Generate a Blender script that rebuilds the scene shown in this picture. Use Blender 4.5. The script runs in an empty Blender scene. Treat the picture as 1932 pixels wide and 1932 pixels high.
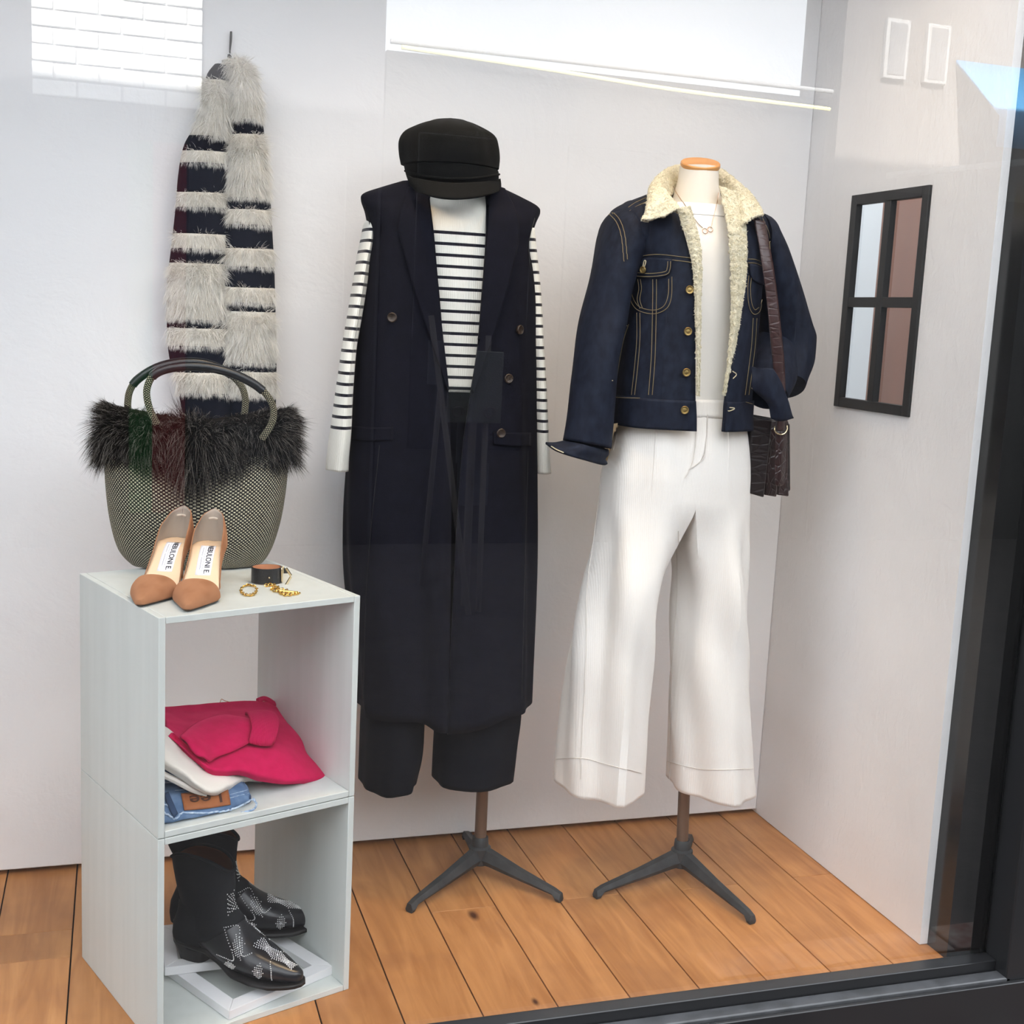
import bpy, bmesh, math, random
import numpy as np
from mathutils import Vector, Matrix
from mathutils.bvhtree import BVHTree

random.seed(7); rng = np.random.default_rng(7)
scene = bpy.context.scene
COL = scene.collection
PI = math.pi

# ------------------------------------------------------------------ camera
YAW, PITCH, ROLL, FPX = 0.3101, -0.1553, 0.0483, 2350.14
CAM = np.array([-1.515, -2.6182, 1.1923])
def _basis():
    cy, sy, cp, sp = math.cos(YAW), math.sin(YAW), math.cos(PITCH), math.sin(PITCH)
    F = np.array([sy*cp, cy*cp, sp]); R = np.array([cy, -sy, 0.0]); U = np.cross(R, F)
    cr, sr = math.cos(ROLL), math.sin(ROLL)
    return cr*R + sr*U, -sr*R + cr*U, F
RV, UV_, FV = _basis()
cam_data = bpy.data.cameras.new('camera'); cam = bpy.data.objects.new('camera', cam_data); COL.objects.link(cam)
cam_data.sensor_width = 36.0; cam_data.lens = FPX/1932.0*36.0; cam_data.clip_start = 0.05
cam.matrix_world = Matrix(((RV[0], UV_[0], -FV[0], CAM[0]), (RV[1], UV_[1], -FV[1], CAM[1]), (RV[2], UV_[2], -FV[2], CAM[2]), (0, 0, 0, 1)))
scene.camera = cam

# ------------------------------------------------------------------ sky, sun, exposure
world = bpy.data.worlds.new('sky'); scene.world = world; world.use_nodes = True
bg = world.node_tree.nodes['Background']
bg.inputs['Color'].default_value = (0.905, 0.95, 1.0, 1); bg.inputs['Strength'].default_value = 2.4
sun_data = bpy.data.lights.new('sun', 'SUN'); sun = bpy.data.objects.new('sun', sun_data); COL.objects.link(sun)
sun_data.energy = 22.0; sun_data.angle = 0.01; sun_data.color = (1.0, 0.97, 0.92)
sun.rotation_euler = Vector((0.25, -1.0, -0.72)).to_track_quat('-Z', 'Y').to_euler()
scene.view_settings.view_transform = 'Standard'; scene.view_settings.look = 'None'
scene.view_settings.gamma = 1.0; scene.view_settings.use_curve_mapping = False
scene.view_settings.exposure = 1.05

# ------------------------------------------------------------------ calibrated measuring helpers
def ray(u, v): return FV*FPX + RV*(u-966.0) - UV_*(v-966.0)
def P(u, v, y):                       # the point at depth y that is seen at (u, v)
    d = ray(u, v); return CAM + d*((y-CAM[1])/d[1])
def PX(u, v, x):
    d = ray(u, v); return CAM + d*((x-CAM[0])/d[0])
def PZ(u, v, z):
    d = ray(u, v); return CAM + d*((z-CAM[2])/d[2])
SH0 = np.array([-1.4565, -0.7089, 0.0]); SHY = 0.351
SA = np.array([math.cos(SHY), math.sin(SHY), 0.0]); SB = np.array([-math.sin(SHY), math.cos(SHY), 0.0])
SW, SD, SHH, SHM, ST = 0.3524, 0.3566, 0.7164, 0.3605, 0.011
def PS(u, v, b):                      # same, on a plane parallel to the front of the cube shelf, b behind it
    d = ray(u, v); return CAM + d*((b-(CAM-SH0)@SB)/(d@SB))
def SL(a, b, z): return SH0 + SA*a + SB*b + np.array([0, 0, z])
def sgp(x, e): return np.sign(x)*np.abs(x)**e
def sil(L, R, y0, b, p=2.0):          # ring whose silhouette runs from L to R: (z, cx, y0, a, b, p)
    z = 0.5*(P(*L, y0)[2] + P(*R, y0)[2])
    dl, dr = ray(*L)[:2], ray(*R)[:2]
    nl = np.array([-dl[1], dl[0]])/np.hypot(*dl); nr = np.array([dr[1], -dr[0]])/np.hypot(*dr)
    q = p/(p-1.0)
    h = lambda a, n: ((a*abs(n[0]))**q + (b*abs(n[1]))**q)**(1/q)
    f = lambda w: np.array([n[0]*(w[0]-CAM[0]) + n[1]*(y0-CAM[1]) + h(w[1], n) for n in (nl, nr)])
    xl, xr = P(*L, y0)[0], P(*R, y0)[0]
    w = np.array([0.5*(xl+xr), max(0.01, 0.5*(xr-xl))])
    for _ in range(30):
        f0 = f(w); J = np.array([(f(w+np.eye(2)[i]*1e-6)-f0)/1e-6 for i in range(2)]).T
        w = w - np.linalg.solve(J, f0); w[1] = max(w[1], 0.004)
    return (z, w[0], y0, w[1], b, p)
def spline(K, n, axis=0):             # Catmull-Rom through rows K, n samples
    K = np.asarray(K, float); m = len(K)
    if m == 1: return np.repeat(K, n, 0)
    t = np.linspace(0, m-1, n); i = np.clip(np.floor(t).astype(int), 0, m-2); f = (t-i).reshape((-1,)+(1,)*(K.ndim-1))
    E = np.concatenate([2*K[:1]-K[1:2], K, 2*K[-1:]-K[-2:-1]])
    p0, p1, p2, p3 = E[i], E[i+1], E[i+2], E[i+3]
    return 0.5*(2*p1 + (p2-p0)*f + (2*p0-5*p1+4*p2-p3)*f**2 + (3*p1-p0-3*p2+p3)*f**3)
def unit(v):
    v = np.asarray(v, float); return v/(np.linalg.norm(v, axis=-1, keepdims=True)+1e-12)

# ------------------------------------------------------------------ mesh builder
class MB:
    def __init__(s): s.v = []; s.f = []; s.uv = []; s.mi = []; s.n = 0; s.cur = 0
    def add(s, V, Fc, UVs=None):
        b = s.n; V = np.asarray(V, float).reshape(-1, 3); s.v.append(V); s.n += len(V)
        for k, fc in enumerate(Fc):
            s.f.append(tuple(b+i for i in fc)); s.uv.append(UVs[k] if UVs else [(0, 0)]*len(fc)); s.mi.append(s.cur)
        return s
    def grid(s, G, close_u=False, close_v=False, cap=None, su=1.0, sv=1.0):
        G = np.asarray(G, float); m, n = G.shape[:2]; Fc = []; U = []
        for j in range(m if close_v else m-1):
            for i in range(n if close_u else n-1):
                a, b_ = (i+1) % n, (j+1) % m
                Fc.append((j*n+i, j*n+a, b_*n+a, b_*n+i))
                u0, u1, v0, v1 = i/(n-(0 if close_u else 1))*su, (i+1)/(n-(0 if close_u else 1))*su, j/(m-1)*sv, (j+1)/(m-1)*sv
                U.append([(u0, v0), (u1, v0), (u1, v1), (u0, v1)])
        V = G.reshape(-1, 3)
        if cap:
            V = list(V)
            for c in cap:
                base = 0 if c == 's' else (m-1)*n
                V.append(np.mean(G[0 if c == 's' else -1], 0)); k = len(V)-1
                for i in range(n):
                    a = (i+1) % n
                    Fc.append((base+a, base+i, k) if c == 's' else (base+i, base+a, k)); U.append([(0, 0)]*3)
        return s.add(V, Fc, U)
    def box(s, lo, hi, fr=None):
        lo, hi = np.asarray(lo, float), np.asarray(hi, float)
        V = np.array([[(lo, hi)[i][0], (lo, hi)[j][1], (lo, hi)[k][2]] for k in (0, 1) for j in (0, 1) for i in (0, 1)])
        if fr is not None: V = np.array([fr(*q) for q in V])
        return s.add(V, [(0, 2, 3, 1), (4, 5, 7, 6), (0, 1, 5, 4), (2, 6, 7, 3), (0, 4, 6, 2), (1, 3, 7, 5)])
    def tube(s, path, r, n=8, closed=False, flat=1.0, cap=True, up=(0, 0, 1), sv=1.0):
        path = np.asarray(path, float); m = len(path); r = np.broadcast_to(np.asarray(r, float), (m,))
        if closed: T = unit(np.roll(path, -1, 0)-np.roll(path, 1, 0))
        else: T = unit(np.gradient(path, axis=0))
        N = np.zeros_like(path); u = np.asarray(up, float)
        if abs(T[0]@unit(u)) > .95: u = np.array([1., 0, 0])
        N[0] = unit(u-T[0]*(u@T[0]))
        for i in range(1, m):
            w = N[i-1]-T[i]*(N[i-1]@T[i]); N[i] = unit(w)
        B = np.cross(T, N); a = np.linspace(0, 2*PI, n, endpoint=False)
        G = path[:, None]+r[:, None, None]*(np.cos(a)[None, :, None]*N[:, None]*flat+np.sin(a)[None, :, None]*B[:, None])
        return s.grid(G, close_u=True, close_v=closed, cap=None if closed or not cap else 'se', sv=sv)
    def lathe(s, prof, c=(0, 0, 0), n=24, ax=None, cap='se'):
        c = np.asarray(c, float); a = np.linspace(0, 2*PI, n, endpoint=False)
        if ax is None: X, Y, Z = np.eye(3)
        else:
            Z = unit(ax); X = unit(np.cross(Z, (0.31, 0.2, 0.93) if abs(Z[2]) < .9 else (1, 0, 0))); Y = np.cross(Z, X)
        G = np.array([[c+X*(r*math.cos(t))+Y*(r*math.sin(t))+Z*h for t in a] for r, h in prof])
        return s.grid(G, close_u=True, cap=cap)
    def sphere(s, c, r, n=8, m=5, sc=(1, 1, 1)):
        c = np.asarray(c, float)
        G = np.array([[c+r*np.array([math.sin(p)*math.cos(t)*sc[0], math.sin(p)*math.sin(t)*sc[1], math.cos(p)*sc[2]]) for t in np.linspace(0, 2*PI, n, endpoint=False)] for p in np.linspace(PI-.15, .15, m)])
        return s.grid(G, close_u=True, cap='se')
    def torus(s, c, R, r, ax=(0, 0, 1), n=20, m=8, sx=1.0, xdir=None):
        Z = unit(ax); X = unit(np.cross(Z, (0.31, 0.2, 0.93) if abs(Z[2]) < .9 else (1, 0, 0)))
        if xdir is not None: X = unit(np.asarray(xdir)-Z*(Z@np.asarray(xdir)))
        Y = np.cross(Z, X)
        path = [np.asarray(c)+R*(math.cos(t)*X*sx+math.sin(t)*Y) for t in np.linspace(0, 2*PI, n, endpoint=False)]
        return s.tube(path, r, m, closed=True, up=Z)
    def arrays(s): return np.concatenate(s.v) if s.v else np.zeros((0, 3)), s.f
    def bvh(s):
        V, Fc = s.arrays(); return BVHTree.FromPolygons([tuple(q) for q in V], Fc)
    def mesh(s, name, sharp=40, weld=False):
        V, Fc = s.arrays(); me = bpy.data.meshes.new(name); me.from_pydata([tuple(q) for q in V], [], Fc)
        uvl = me.uv_layers.new(name='UVMap'); uvl.data.foreach_set('uv', [c for f_ in s.uv for p in f_ for c in p])
        me.polygons.foreach_set('material_index', s.mi)
        if weld:
            bm = bmesh.new(); bm.from_mesh(me); bmesh.ops.remove_doubles(bm, verts=bm.verts, dist=2e-5); bmesh.ops.recalc_face_normals(bm, faces=bm.faces); bm.to_mesh(me); bm.free()
        me.polygons.foreach_set('use_smooth', [True]*len(me.polygons)); me.set_sharp_from_angle(angle=math.radians(sharp)); me.update()
        return me

def thing(name, label, cat, loc=(0, 0, 0), rotz=0.0, group=None):
    o = bpy.data.objects.new(name, None); COL.objects.link(o); o.location = tuple(loc); o.rotation_euler = (0, 0, rotz); o.empty_display_size = 0.05
    return tag(o, label, cat, group)
def tag(o, label, cat=None, group=None, kind=None):
    if label: o['label'] = label
    if cat: o['category'] = cat
    if group: o['group'] = group
    if kind: o['kind'] = kind
    return o
def obj(name, mb, m, parent=None, local=False, label=None, kind=None, bevel=0, solid=0, sub=0, sharp=40, weld=False, off=-1.0):
    me = mb if isinstance(mb, bpy.types.Mesh) else mb.mesh(name, sharp, weld)
    for q in (m if isinstance(m, (list, tuple)) else [m]): me.materials.append(q)
    o = bpy.data.objects.new(name, me); COL.objects.link(o)
    if parent is not None:
        o.parent = parent
        if not local:
            if parent.type == 'EMPTY': o.matrix_parent_inverse = parent.matrix_basis.inverted()
            # a sub-part under a mesh part shares that part's own (world) mesh coordinates
    if label: o['label'] = label
    if kind: o['kind'] = kind
    if solid:
        md = o.modifiers.new('thickness', 'SOLIDIFY'); md.thickness = solid; md.offset = off
    if sub:
        md = o.modifiers.new('smooth', 'SUBSURF'); md.levels = sub; md.render_levels = sub
    if bevel:
        md = o.modifiers.new('bevel', 'BEVEL'); md.width = bevel; md.segments = 2; md.limit_method = 'ANGLE'; md.angle_limit = 0.6
    return o
def setting(name, mb, m, **k):
    o = obj(name, mb, m, **k); o['kind'] = 'structure'; return o

def hit(bvh, u, v, off=0.0, y=None):
    d = ray(u, v); loc, nrm, idx, dist = bvh.ray_cast(Vector(CAM), Vector(d))
    if loc is None:
        q = P(u, v, y if y is not None else -0.4); return q, np.array([0, -1.0, 0])
    n = np.array(nrm)
    if n@d > 0: n = -n
    return np.array(loc)+n*off, n
def lay(bvh, rows, nu, nv, off, y=None):      # a grid lying on a surface, off above it
    R = np.array([spline(r, nu) for r in rows]); R = spline(R, nv)
    return np.array([[hit(bvh, q[0], q[1], off, y)[0] for q in r] for r in R])
def lay_line(bvh, pts, n, off, y=None):
    return np.array([hit(bvh, q[0], q[1], off, y)[0] for q in spline(pts, n)])
def patch(rows, nu, nv):
    R = np.array([spline(r, nu) for r in rows]); return spline(R, nv)
def shell(keys, nz, nt, edges=None, disp=None):
    # keys: (z, cx, y0, a, b, p); edges: per key (xl, xr) front opening in metres or None for a closed tube
    K = spline(np.array(keys), nz); G = []
    E = spline(np.array(edges), nz) if edges is not None else None
    for j in range(nz):
        z, cx, y0, a, b, p = K[j]; a = max(a, .003)
        if E is None: t = np.linspace(0, 2*PI, nt, endpoint=False)
        else:
            c = [np.clip(sgp((x-cx)/a, p/2), -1, 1) for x in E[j]]
            t = np.linspace(2*PI-math.acos(c[0]), -math.acos(c[1]), nt)
        x = a*sgp(np.cos(t), 2/p); y = b*sgp(np.sin(t), 2/p)
        if disp is not None:
            d = disp(t, z, j/(nz-1)); L = np.hypot(x, y)+1e-6; x = x*(1+d/L); y = y*(1+d/L)
        G.append(np.stack([cx+x, y0+y, np.full_like(x, z)], 1))
    return np.array(G)

# ------------------------------------------------------------------ fur
def sample(V, Fc, n, keep=None):
    T = []
    for fc in Fc:
        for k in range(1, len(fc)-1): T.append((fc[0], fc[k], fc[k+1]))
    T = np.array(T); A, B, C = V[T[:, 0]], V[T[:, 1]], V[T[:, 2]]
    N = np.cross(B-A, C-A); ar = np.linalg.norm(N, axis=1); i = rng.choice(len(T), n, p=ar/ar.sum())
    r1, r2 = np.sqrt(rng.random(n)), rng.random(n)
    p = A[i]*(1-r1)[:, None]+B[i]*(r1*(1-r2))[:, None]+C[i]*(r1*r2)[:, None]
    return p, unit(N[i])
def fur_mesh(name, base, dirs, L, w, c0, c1, seg=3, droop=0.0, wild=0.25, tipw=0.25, clump=0.0):
    n = len(base); L = np.broadcast_to(L, (n,)); D = unit(dirs+rng.normal(0, wild, (n, 3))); bend = rng.normal(0, wild, (n, 3))*.6
    side = unit(np.cross(D, rng.normal(0, 1, (n, 3)))); V = np.zeros((n, 2*seg+1, 3)); C = np.ones((n, 2*seg+1, 4))
    w = np.broadcast_to(w, (n,)); pull = np.zeros((n, 3))
    if clump:                                                      # tips gather towards the nearest of a few guide hairs
        T = base+L[:, None]*(D+bend+np.array([0, 0, -droop])); g = rng.choice(n, max(2, n//22), replace=False); near = np.empty(n, int)
        for i in range(0, n, 2000): near[i:i+2000] = g[np.argmin(((base[i:i+2000, None]-base[g][None])**2).sum(2), 1)]
        pull = (T[near]-T)*clump*rng.uniform(.4, 1, (n, 1))
    for k in range(seg+1):
        s = k/seg; p = base+L[:, None]*(D*s+bend*s*s+np.array([0, 0, -droop])*s*s)+pull*s**1.6
        cc = c0*(1-s)+c1*s
        if k < seg:
            h = side*(w*(1-(1-tipw)*s)*.5)[:, None]; V[:, 2*k] = p-h; V[:, 2*k+1] = p+h; C[:, 2*k, :3] = cc; C[:, 2*k+1, :3] = cc
        else: V[:, 2*k] = p; C[:, 2*k, :3] = cc
    m = 2*seg+1; o = (np.arange(n)*m)[:, None]
    quads = np.concatenate([o+np.array([2*k, 2*k+1, 2*k+3, 2*k+2]) for k in range(seg-1)]) if seg > 1 else np.zeros((0, 4), int)
    tris = o+np.array([2*seg-2, 2*seg-1, 2*seg])
    me = bpy.data.meshes.new(name); me.from_pydata(V.reshape(-1, 3).tolist(), [], quads.tolist()+tris.tolist())
    at = me.color_attributes.new('Col', 'FLOAT_COLOR', 'POINT'); at.data.foreach_set('color', C.reshape(-1)); me.update()
    return me
def jit(col, n, a=.15):
    return np.clip(np.asarray(col)[None]*(1+rng.normal(0, a, (n, 1))), 0, 1)

# ------------------------------------------------------------------ materials
def nt_(m): m.use_nodes = True; return m.node_tree
def lin(c): return tuple(((x/255)/12.92 if x/255 <= .04045 else ((x/255+.055)/1.055)**2.4) for x in c)
def mat(name, col, rough=.6, spec=.3, metal=0.0, col2=None, nscale=20, nstretch=(1, 1, 1), nlo=.35, nhi=.65, bumps=(), sheen=0.0, coat=0.0, coords='pos', detail=4, rnd=0.0, attr=None):
    m = bpy.data.materials.new(name); t = nt_(m); b = t.nodes['Principled BSDF']; N = t.nodes.new; L = t.links.new
    b.inputs['Base Color'].default_value = (*col, 1); b.inputs['Roughness'].default_value = rough; b.inputs['Metallic'].default_value = metal
    b.inputs['Specular IOR Level'].default_value = spec
    if sheen: b.inputs['Sheen Weight'].default_value = sheen; b.inputs['Sheen Roughness'].default_value = .5; b.inputs['Sheen Tint'].default_value = (*[min(1, c*2+.05) for c in col], 1)
    if coat: b.inputs['Coat Weight'].default_value = coat; b.inputs['Coat Roughness'].default_value = .15
    if coords == 'pos': src = N('ShaderNodeNewGeometry').outputs['Position']
    else: src = N('ShaderNodeTexCoord').outputs['Object' if coords == 'obj' else 'UV']
    def noise(scale, st, det=detail, typ='noise', dist=0.0):
        mp = N('ShaderNodeMapping'); mp.inputs['Scale'].default_value = st; L(src, mp.inputs['Vector'])
        if typ == 'wave':
            w = N('ShaderNodeTexWave'); w.inputs['Scale'].default_value = scale; w.inputs['Distortion'].default_value = dist; w.inputs['Detail'].default_value = 2; L(mp.outputs[0], w.inputs['Vector']); return w.outputs['Fac']
        if typ == 'voronoi':
            w = N('ShaderNodeTexVoronoi'); w.feature = 'DISTANCE_TO_EDGE'; w.inputs['Scale'].default_value = scale; L(mp.outputs[0], w.inputs['Vector'])
            r = N('ShaderNodeMapRange'); r.inputs['From Max'].default_value = .12; L(w.outputs['Distance'], r.inputs['Value']); return r.outputs[0]
        w = N('ShaderNodeTexNoise'); w.inputs['Scale'].default_value = scale; w.inputs['Detail'].default_value = det; w.inputs['Distortion'].default_value = dist; L(mp.outputs[0], w.inputs['Vector']); return w.outputs['Fac']
    out = None
    if col2 is not None:
        r = N('ShaderNodeValToRGB'); r.color_ramp.elements[0].position = nlo; r.color_ramp.elements[1].position = nhi
        r.color_ramp.elements[0].color = (*col, 1); r.color_ramp.elements[1].color = (*col2, 1); L(noise(nscale, nstretch), r.inputs['Fac']); out = r.outputs[0]
    if attr:
        a = N('ShaderNodeVertexColor'); a.layer_name = attr; out = a.outputs['Color']
    if out is not None: L(out, b.inputs['Base Color'])
    prev = None
    for bp in bumps:
        scale, st, strength, dist = bp[:4]; typ = bp[4] if len(bp) > 4 else 'noise'; ds = bp[5] if len(bp) > 5 else 0.0
        bn = N('ShaderNodeBump'); bn.inputs['Strength'].default_value = strength; bn.inputs['Distance'].default_value = dist
        L(noise(scale, st, 5, typ, ds), bn.inputs['Height'])
        if prev: L(prev, bn.inputs['Normal'])
        prev = bn.outputs[0]
    if prev: L(prev, b.inputs['Normal'])
    return m
def fur_mat(name, k):
    m = mat(name, (.5, .5, .5), rough=.8, spec=.1, attr='Col'); t = m.node_tree; N = t.nodes.new; L = t.links.new
    b = t.nodes['Principled BSDF']; o = t.nodes['Material Output']; a = next(q for q in t.nodes if q.bl_idname == 'ShaderNodeVertexColor')
    tr = N('ShaderNodeBsdfTranslucent'); mx = N('ShaderNodeMixShader'); mx.inputs[0].default_value = k; L(a.outputs['Color'], tr.inputs['Color'])
    L(b.outputs[0], mx.inputs[1]); L(tr.outputs[0], mx.inputs[2]); L(mx.outputs[0], o.inputs['Surface']); return m
def glass_mat(name, k=2.0, tint=(1, 1, 1)):
    m = bpy.data.materials.new(name); t = nt_(m); t.nodes.clear(); N = t.nodes.new; L = t.links.new
    o = N('ShaderNodeOutputMaterial'); mx = N('ShaderNodeMixShader'); tr = N('ShaderNodeBsdfTransparent'); gl = N('ShaderNodeBsdfGlossy')
    tr.inputs['Color'].default_value = (*tint, 1); gl.inputs['Roughness'].default_value = 0.0
    fr = N('ShaderNodeFresnel'); fr.inputs['IOR'].default_value = 1.52; ge = N('ShaderNodeNewGeometry')
    s1 = N('ShaderNodeMath'); s1.operation = 'SUBTRACT'; s1.inputs[0].default_value = k; m1 = N('ShaderNodeMath'); m1.operation = 'MULTIPLY'; m1.inputs[1].default_value = k
    L(ge.outputs['Backfacing'], m1.inputs[0]); L(m1.outputs[0], s1.inputs[1])
    m2 = N('ShaderNodeMath'); m2.operation = 'MULTIPLY'; m2.use_clamp = True; L(fr.outputs[0], m2.inputs[0]); L(s1.outputs[0], m2.inputs[1])
    L(m2.outputs[0], mx.inputs[0]); L(tr.outputs[0], mx.inputs[1]); L(gl.outputs[0], mx.inputs[2]); L(mx.outputs[0], o.inputs['Surface'])
    return m
def band_mat(name, colA, colB, z0, pitch, width, ztop, rib=(260, .25), axis='Z'):   # knit with woven-in stripes at fixed heights
    m = mat(name, colA, rough=.85, spec=.15, sheen=.2); t = m.node_tree; b = t.nodes['Principled BSDF']; N = t.nodes.new; L = t.links.new
    uv = N('ShaderNodeTexCoord'); sx = N('ShaderNodeSeparateXYZ'); L(uv.outputs['UV'], sx.inputs[0])
    def mth(op, a, bv=None):
        q = N('ShaderNodeMath'); q.operation = op
        for i, x in enumerate((a, bv)):
            if x is None: continue
            if isinstance(x, (int, float)): q.inputs[i].default_value = x
            else: L(x, q.inputs[i])
        return q.outputs[0]
    h = sx.outputs['Y']                                       # metres above the floor, stored as V
    fr = mth('PINGPONG', mth('SUBTRACT', h, z0), pitch/2)
    line = mth('LESS_THAN', fr, width/2)
    line = mth('MULTIPLY', line, mth('LESS_THAN', h, ztop[1])); line = mth('MULTIPLY', line, mth('GREATER_THAN', h, ztop[0]))
    mx = N('ShaderNodeMix'); mx.data_type = 'RGBA'; mx.inputs['A'].default_value = (*colA, 1); mx.inputs['B'].default_value = (*colB, 1); L(line, mx.inputs['Factor']); L(mx.outputs['Result'], b.inputs['Base Color'])
    wv = mth('SINE', mth('MULTIPLY', sx.outputs['X'], rib[0]*2*PI)); bn = N('ShaderNodeBump'); bn.inputs['Strength'].default_value = rib[1]; bn.inputs['Distance'].default_value = .002; L(wv, bn.inputs['Height']); L(bn.outputs[0], b.inputs['Normal'])
    return m
def checker_mat(name, cA, cB, su, sv, rough=.6, gap=.22):              # plaited straw: small light and dark checks, each a little domed
    m = mat(name, cA, rough=rough, spec=.3); t = m.node_tree; b = t.nodes['Principled BSDF']; N = t.nodes.new; L = t.links.new
    uv = N('ShaderNodeTexCoord'); mp = N('ShaderNodeMapping'); mp.inputs['Scale'].default_value = (su, sv, 1); L(uv.outputs['UV'], mp.inputs['Vector'])
    ns = N('ShaderNodeTexNoise'); ns.inputs['Scale'].default_value = 6; L(uv.outputs['UV'], ns.inputs['Vector'])
    va = N('ShaderNodeVectorMath'); va.operation = 'MULTIPLY_ADD'; va.inputs[1].default_value = (.7, .7, 0); L(ns.outputs['Color'], va.inputs[0]); L(mp.outputs[0], va.inputs[2])
    ck = N('ShaderNodeTexChecker'); mxc = N('ShaderNodeMix'); mxc.data_type = 'RGBA'; mxc.inputs['A'].default_value = (*cB, 1); mxc.inputs['B'].default_value = (*cA, 1); ck.inputs['Scale'].default_value = 1.0; ck.inputs['Color1'].default_value = (*cA, 1); ck.inputs['Color2'].default_value = (*cB, 1); L(va.outputs[0], ck.inputs['Vector']); L(mxc.outputs['Result'], b.inputs['Base Color'])
    sp = N('ShaderNodeSeparateXYZ'); L(va.outputs[0], sp.inputs[0]); hs = []
    for ax in 'XY':
        q = N('ShaderNodeMath'); q.operation = 'MULTIPLY'; q.inputs[1].default_value = PI; L(sp.outputs[ax], q.inputs[0])
        s_ = N('ShaderNodeMath'); s_.operation = 'SINE'; L(q.outputs[0], s_.inputs[0]); a_ = N('ShaderNodeMath'); a_.operation = 'ABSOLUTE'; L(s_.outputs[0], a_.inputs[0]); hs.append(a_.outputs[0])
    pr = N('ShaderNodeMath'); pr.operation = 'MULTIPLY'; L(hs[0], pr.inputs[0]); L(hs[1], pr.inputs[1])
    th = N('ShaderNodeMath'); th.operation = 'GREATER_THAN'; th.inputs[1].default_value = gap; L(pr.outputs[0], th.inputs[0]); tm = N('ShaderNodeMath'); tm.operation = 'MULTIPLY'; L(th.outputs[0], tm.inputs[0]); L(ck.outputs['Fac'], tm.inputs[1]); L(tm.outputs[0], mxc.inputs['Factor'])
    bn = N('ShaderNodeBump'); bn.inputs['Strength'].default_value = .8; bn.inputs['Distance'].default_value = .002; L(pr.outputs[0], bn.inputs['Height']); L(bn.outputs[0], b.inputs['Normal'])
    return m
def wood_mat(name, c1, c2, c3, knots):
    m = mat(name, c1, rough=.42, spec=.35); t = m.node_tree; b = t.nodes['Principled BSDF']; N = t.nodes.new; L = t.links.new
    g = N('ShaderNodeNewGeometry'); oi = N('ShaderNodeObjectInfo'); mp = N('ShaderNodeMapping'); mp.inputs['Scale'].default_value = (16, 1.6, 1)
    of = N('ShaderNodeCombineXYZ'); ml = N('ShaderNodeMath'); ml.operation = 'MULTIPLY'; ml.inputs[1].default_value = 37; L(oi.outputs['Random'], ml.inputs[0]); L(ml.outputs[0], of.inputs['Y']); L(ml.outputs[0], of.inputs['Z'])
    ad = N('ShaderNodeVectorMath'); L(g.outputs['Position'], ad.inputs[0]); L(of.outputs[0], ad.inputs[1]); L(ad.outputs[0], mp.inputs['Vector'])
    n1 = N('ShaderNodeTexNoise'); n1.inputs['Scale'].default_value = 2.2; n1.inputs['Detail'].default_value = 8; n1.inputs['Distortion'].default_value = 1.2; L(mp.outputs[0], n1.inputs['Vector'])
    r = N('ShaderNodeValToRGB'); e = r.color_ramp.elements; e[0].position = .3; e[1].position = .72; e[0].color = (*c2, 1); e[1].color = (*c1, 1); L(n1.outputs['Fac'], r.inputs['Fac'])
    n2 = N('ShaderNodeTexNoise'); n2.inputs['Scale'].default_value = 7; n2.inputs['Detail'].default_value = 3; L(ad.outputs[0], n2.inputs['Vector'])
    mx = N('ShaderNodeMix'); mx.data_type = 'RGBA'; mx.inputs['B'].default_value = (*c3, 1); L(r.outputs[0], mx.inputs['A'])
    r2 = N('ShaderNodeMapRange'); r2.inputs['From Min'].default_value = .5; r2.inputs['From Max'].default_value = .8; r2.inputs['To Max'].default_value = .6; L(n2.outputs['Fac'], r2.inputs['Value']); L(r2.outputs[0], mx.inputs['Factor'])
    out = mx.outputs['Result']
    for (kx, ky, kr) in knots:
        vs = N('ShaderNodeVectorMath'); vs.operation = 'SUBTRACT'; vs.inputs[1].default_value = (kx, ky, 0); L(g.outputs['Position'], vs.inputs[0])
        vm = N('ShaderNodeVectorMath'); vm.operation = 'MULTIPLY'; vm.inputs[1].default_value = (1.5, .7, 1); L(vs.outputs[0], vm.inputs[0])
        vl = N('ShaderNodeVectorMath'); vl.operation = 'LENGTH'; L(vm.outputs[0], vl.inputs[0])
        rr = N('ShaderNodeMapRange'); rr.inputs['From Min'].default_value = kr; rr.inputs['From Max'].default_value = kr*.25; L(vl.outputs['Value'], rr.inputs['Value'])
        m2 = N('ShaderNodeMix'); m2.data_type = 'RGBA'; m2.inputs['B'].default_value = (.07, .022, .008, 1); L(rr.outputs[0], m2.inputs['Factor']); L(out, m2.inputs['A']); out = m2.outputs['Result']
    hv = N('ShaderNodeHueSaturation'); vr = N('ShaderNodeMapRange'); vr.inputs['To Min'].default_value = .86; vr.inputs['To Max'].default_value = 1.10; L(oi.outputs['Random'], vr.inputs['Value']); L(vr.outputs[0], hv.inputs['Value']); L(out, hv.inputs['Color']); L(hv.outputs[0], b.inputs['Base Color'])
    bn = N('ShaderNodeBump'); bn.inputs['Strength'].default_value = .15; bn.inputs['Distance'].default_value = .001; L(n1.outputs['Fac'], bn.inputs['Height']); L(bn.outputs[0], b.inputs['Normal'])
    return m

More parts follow.
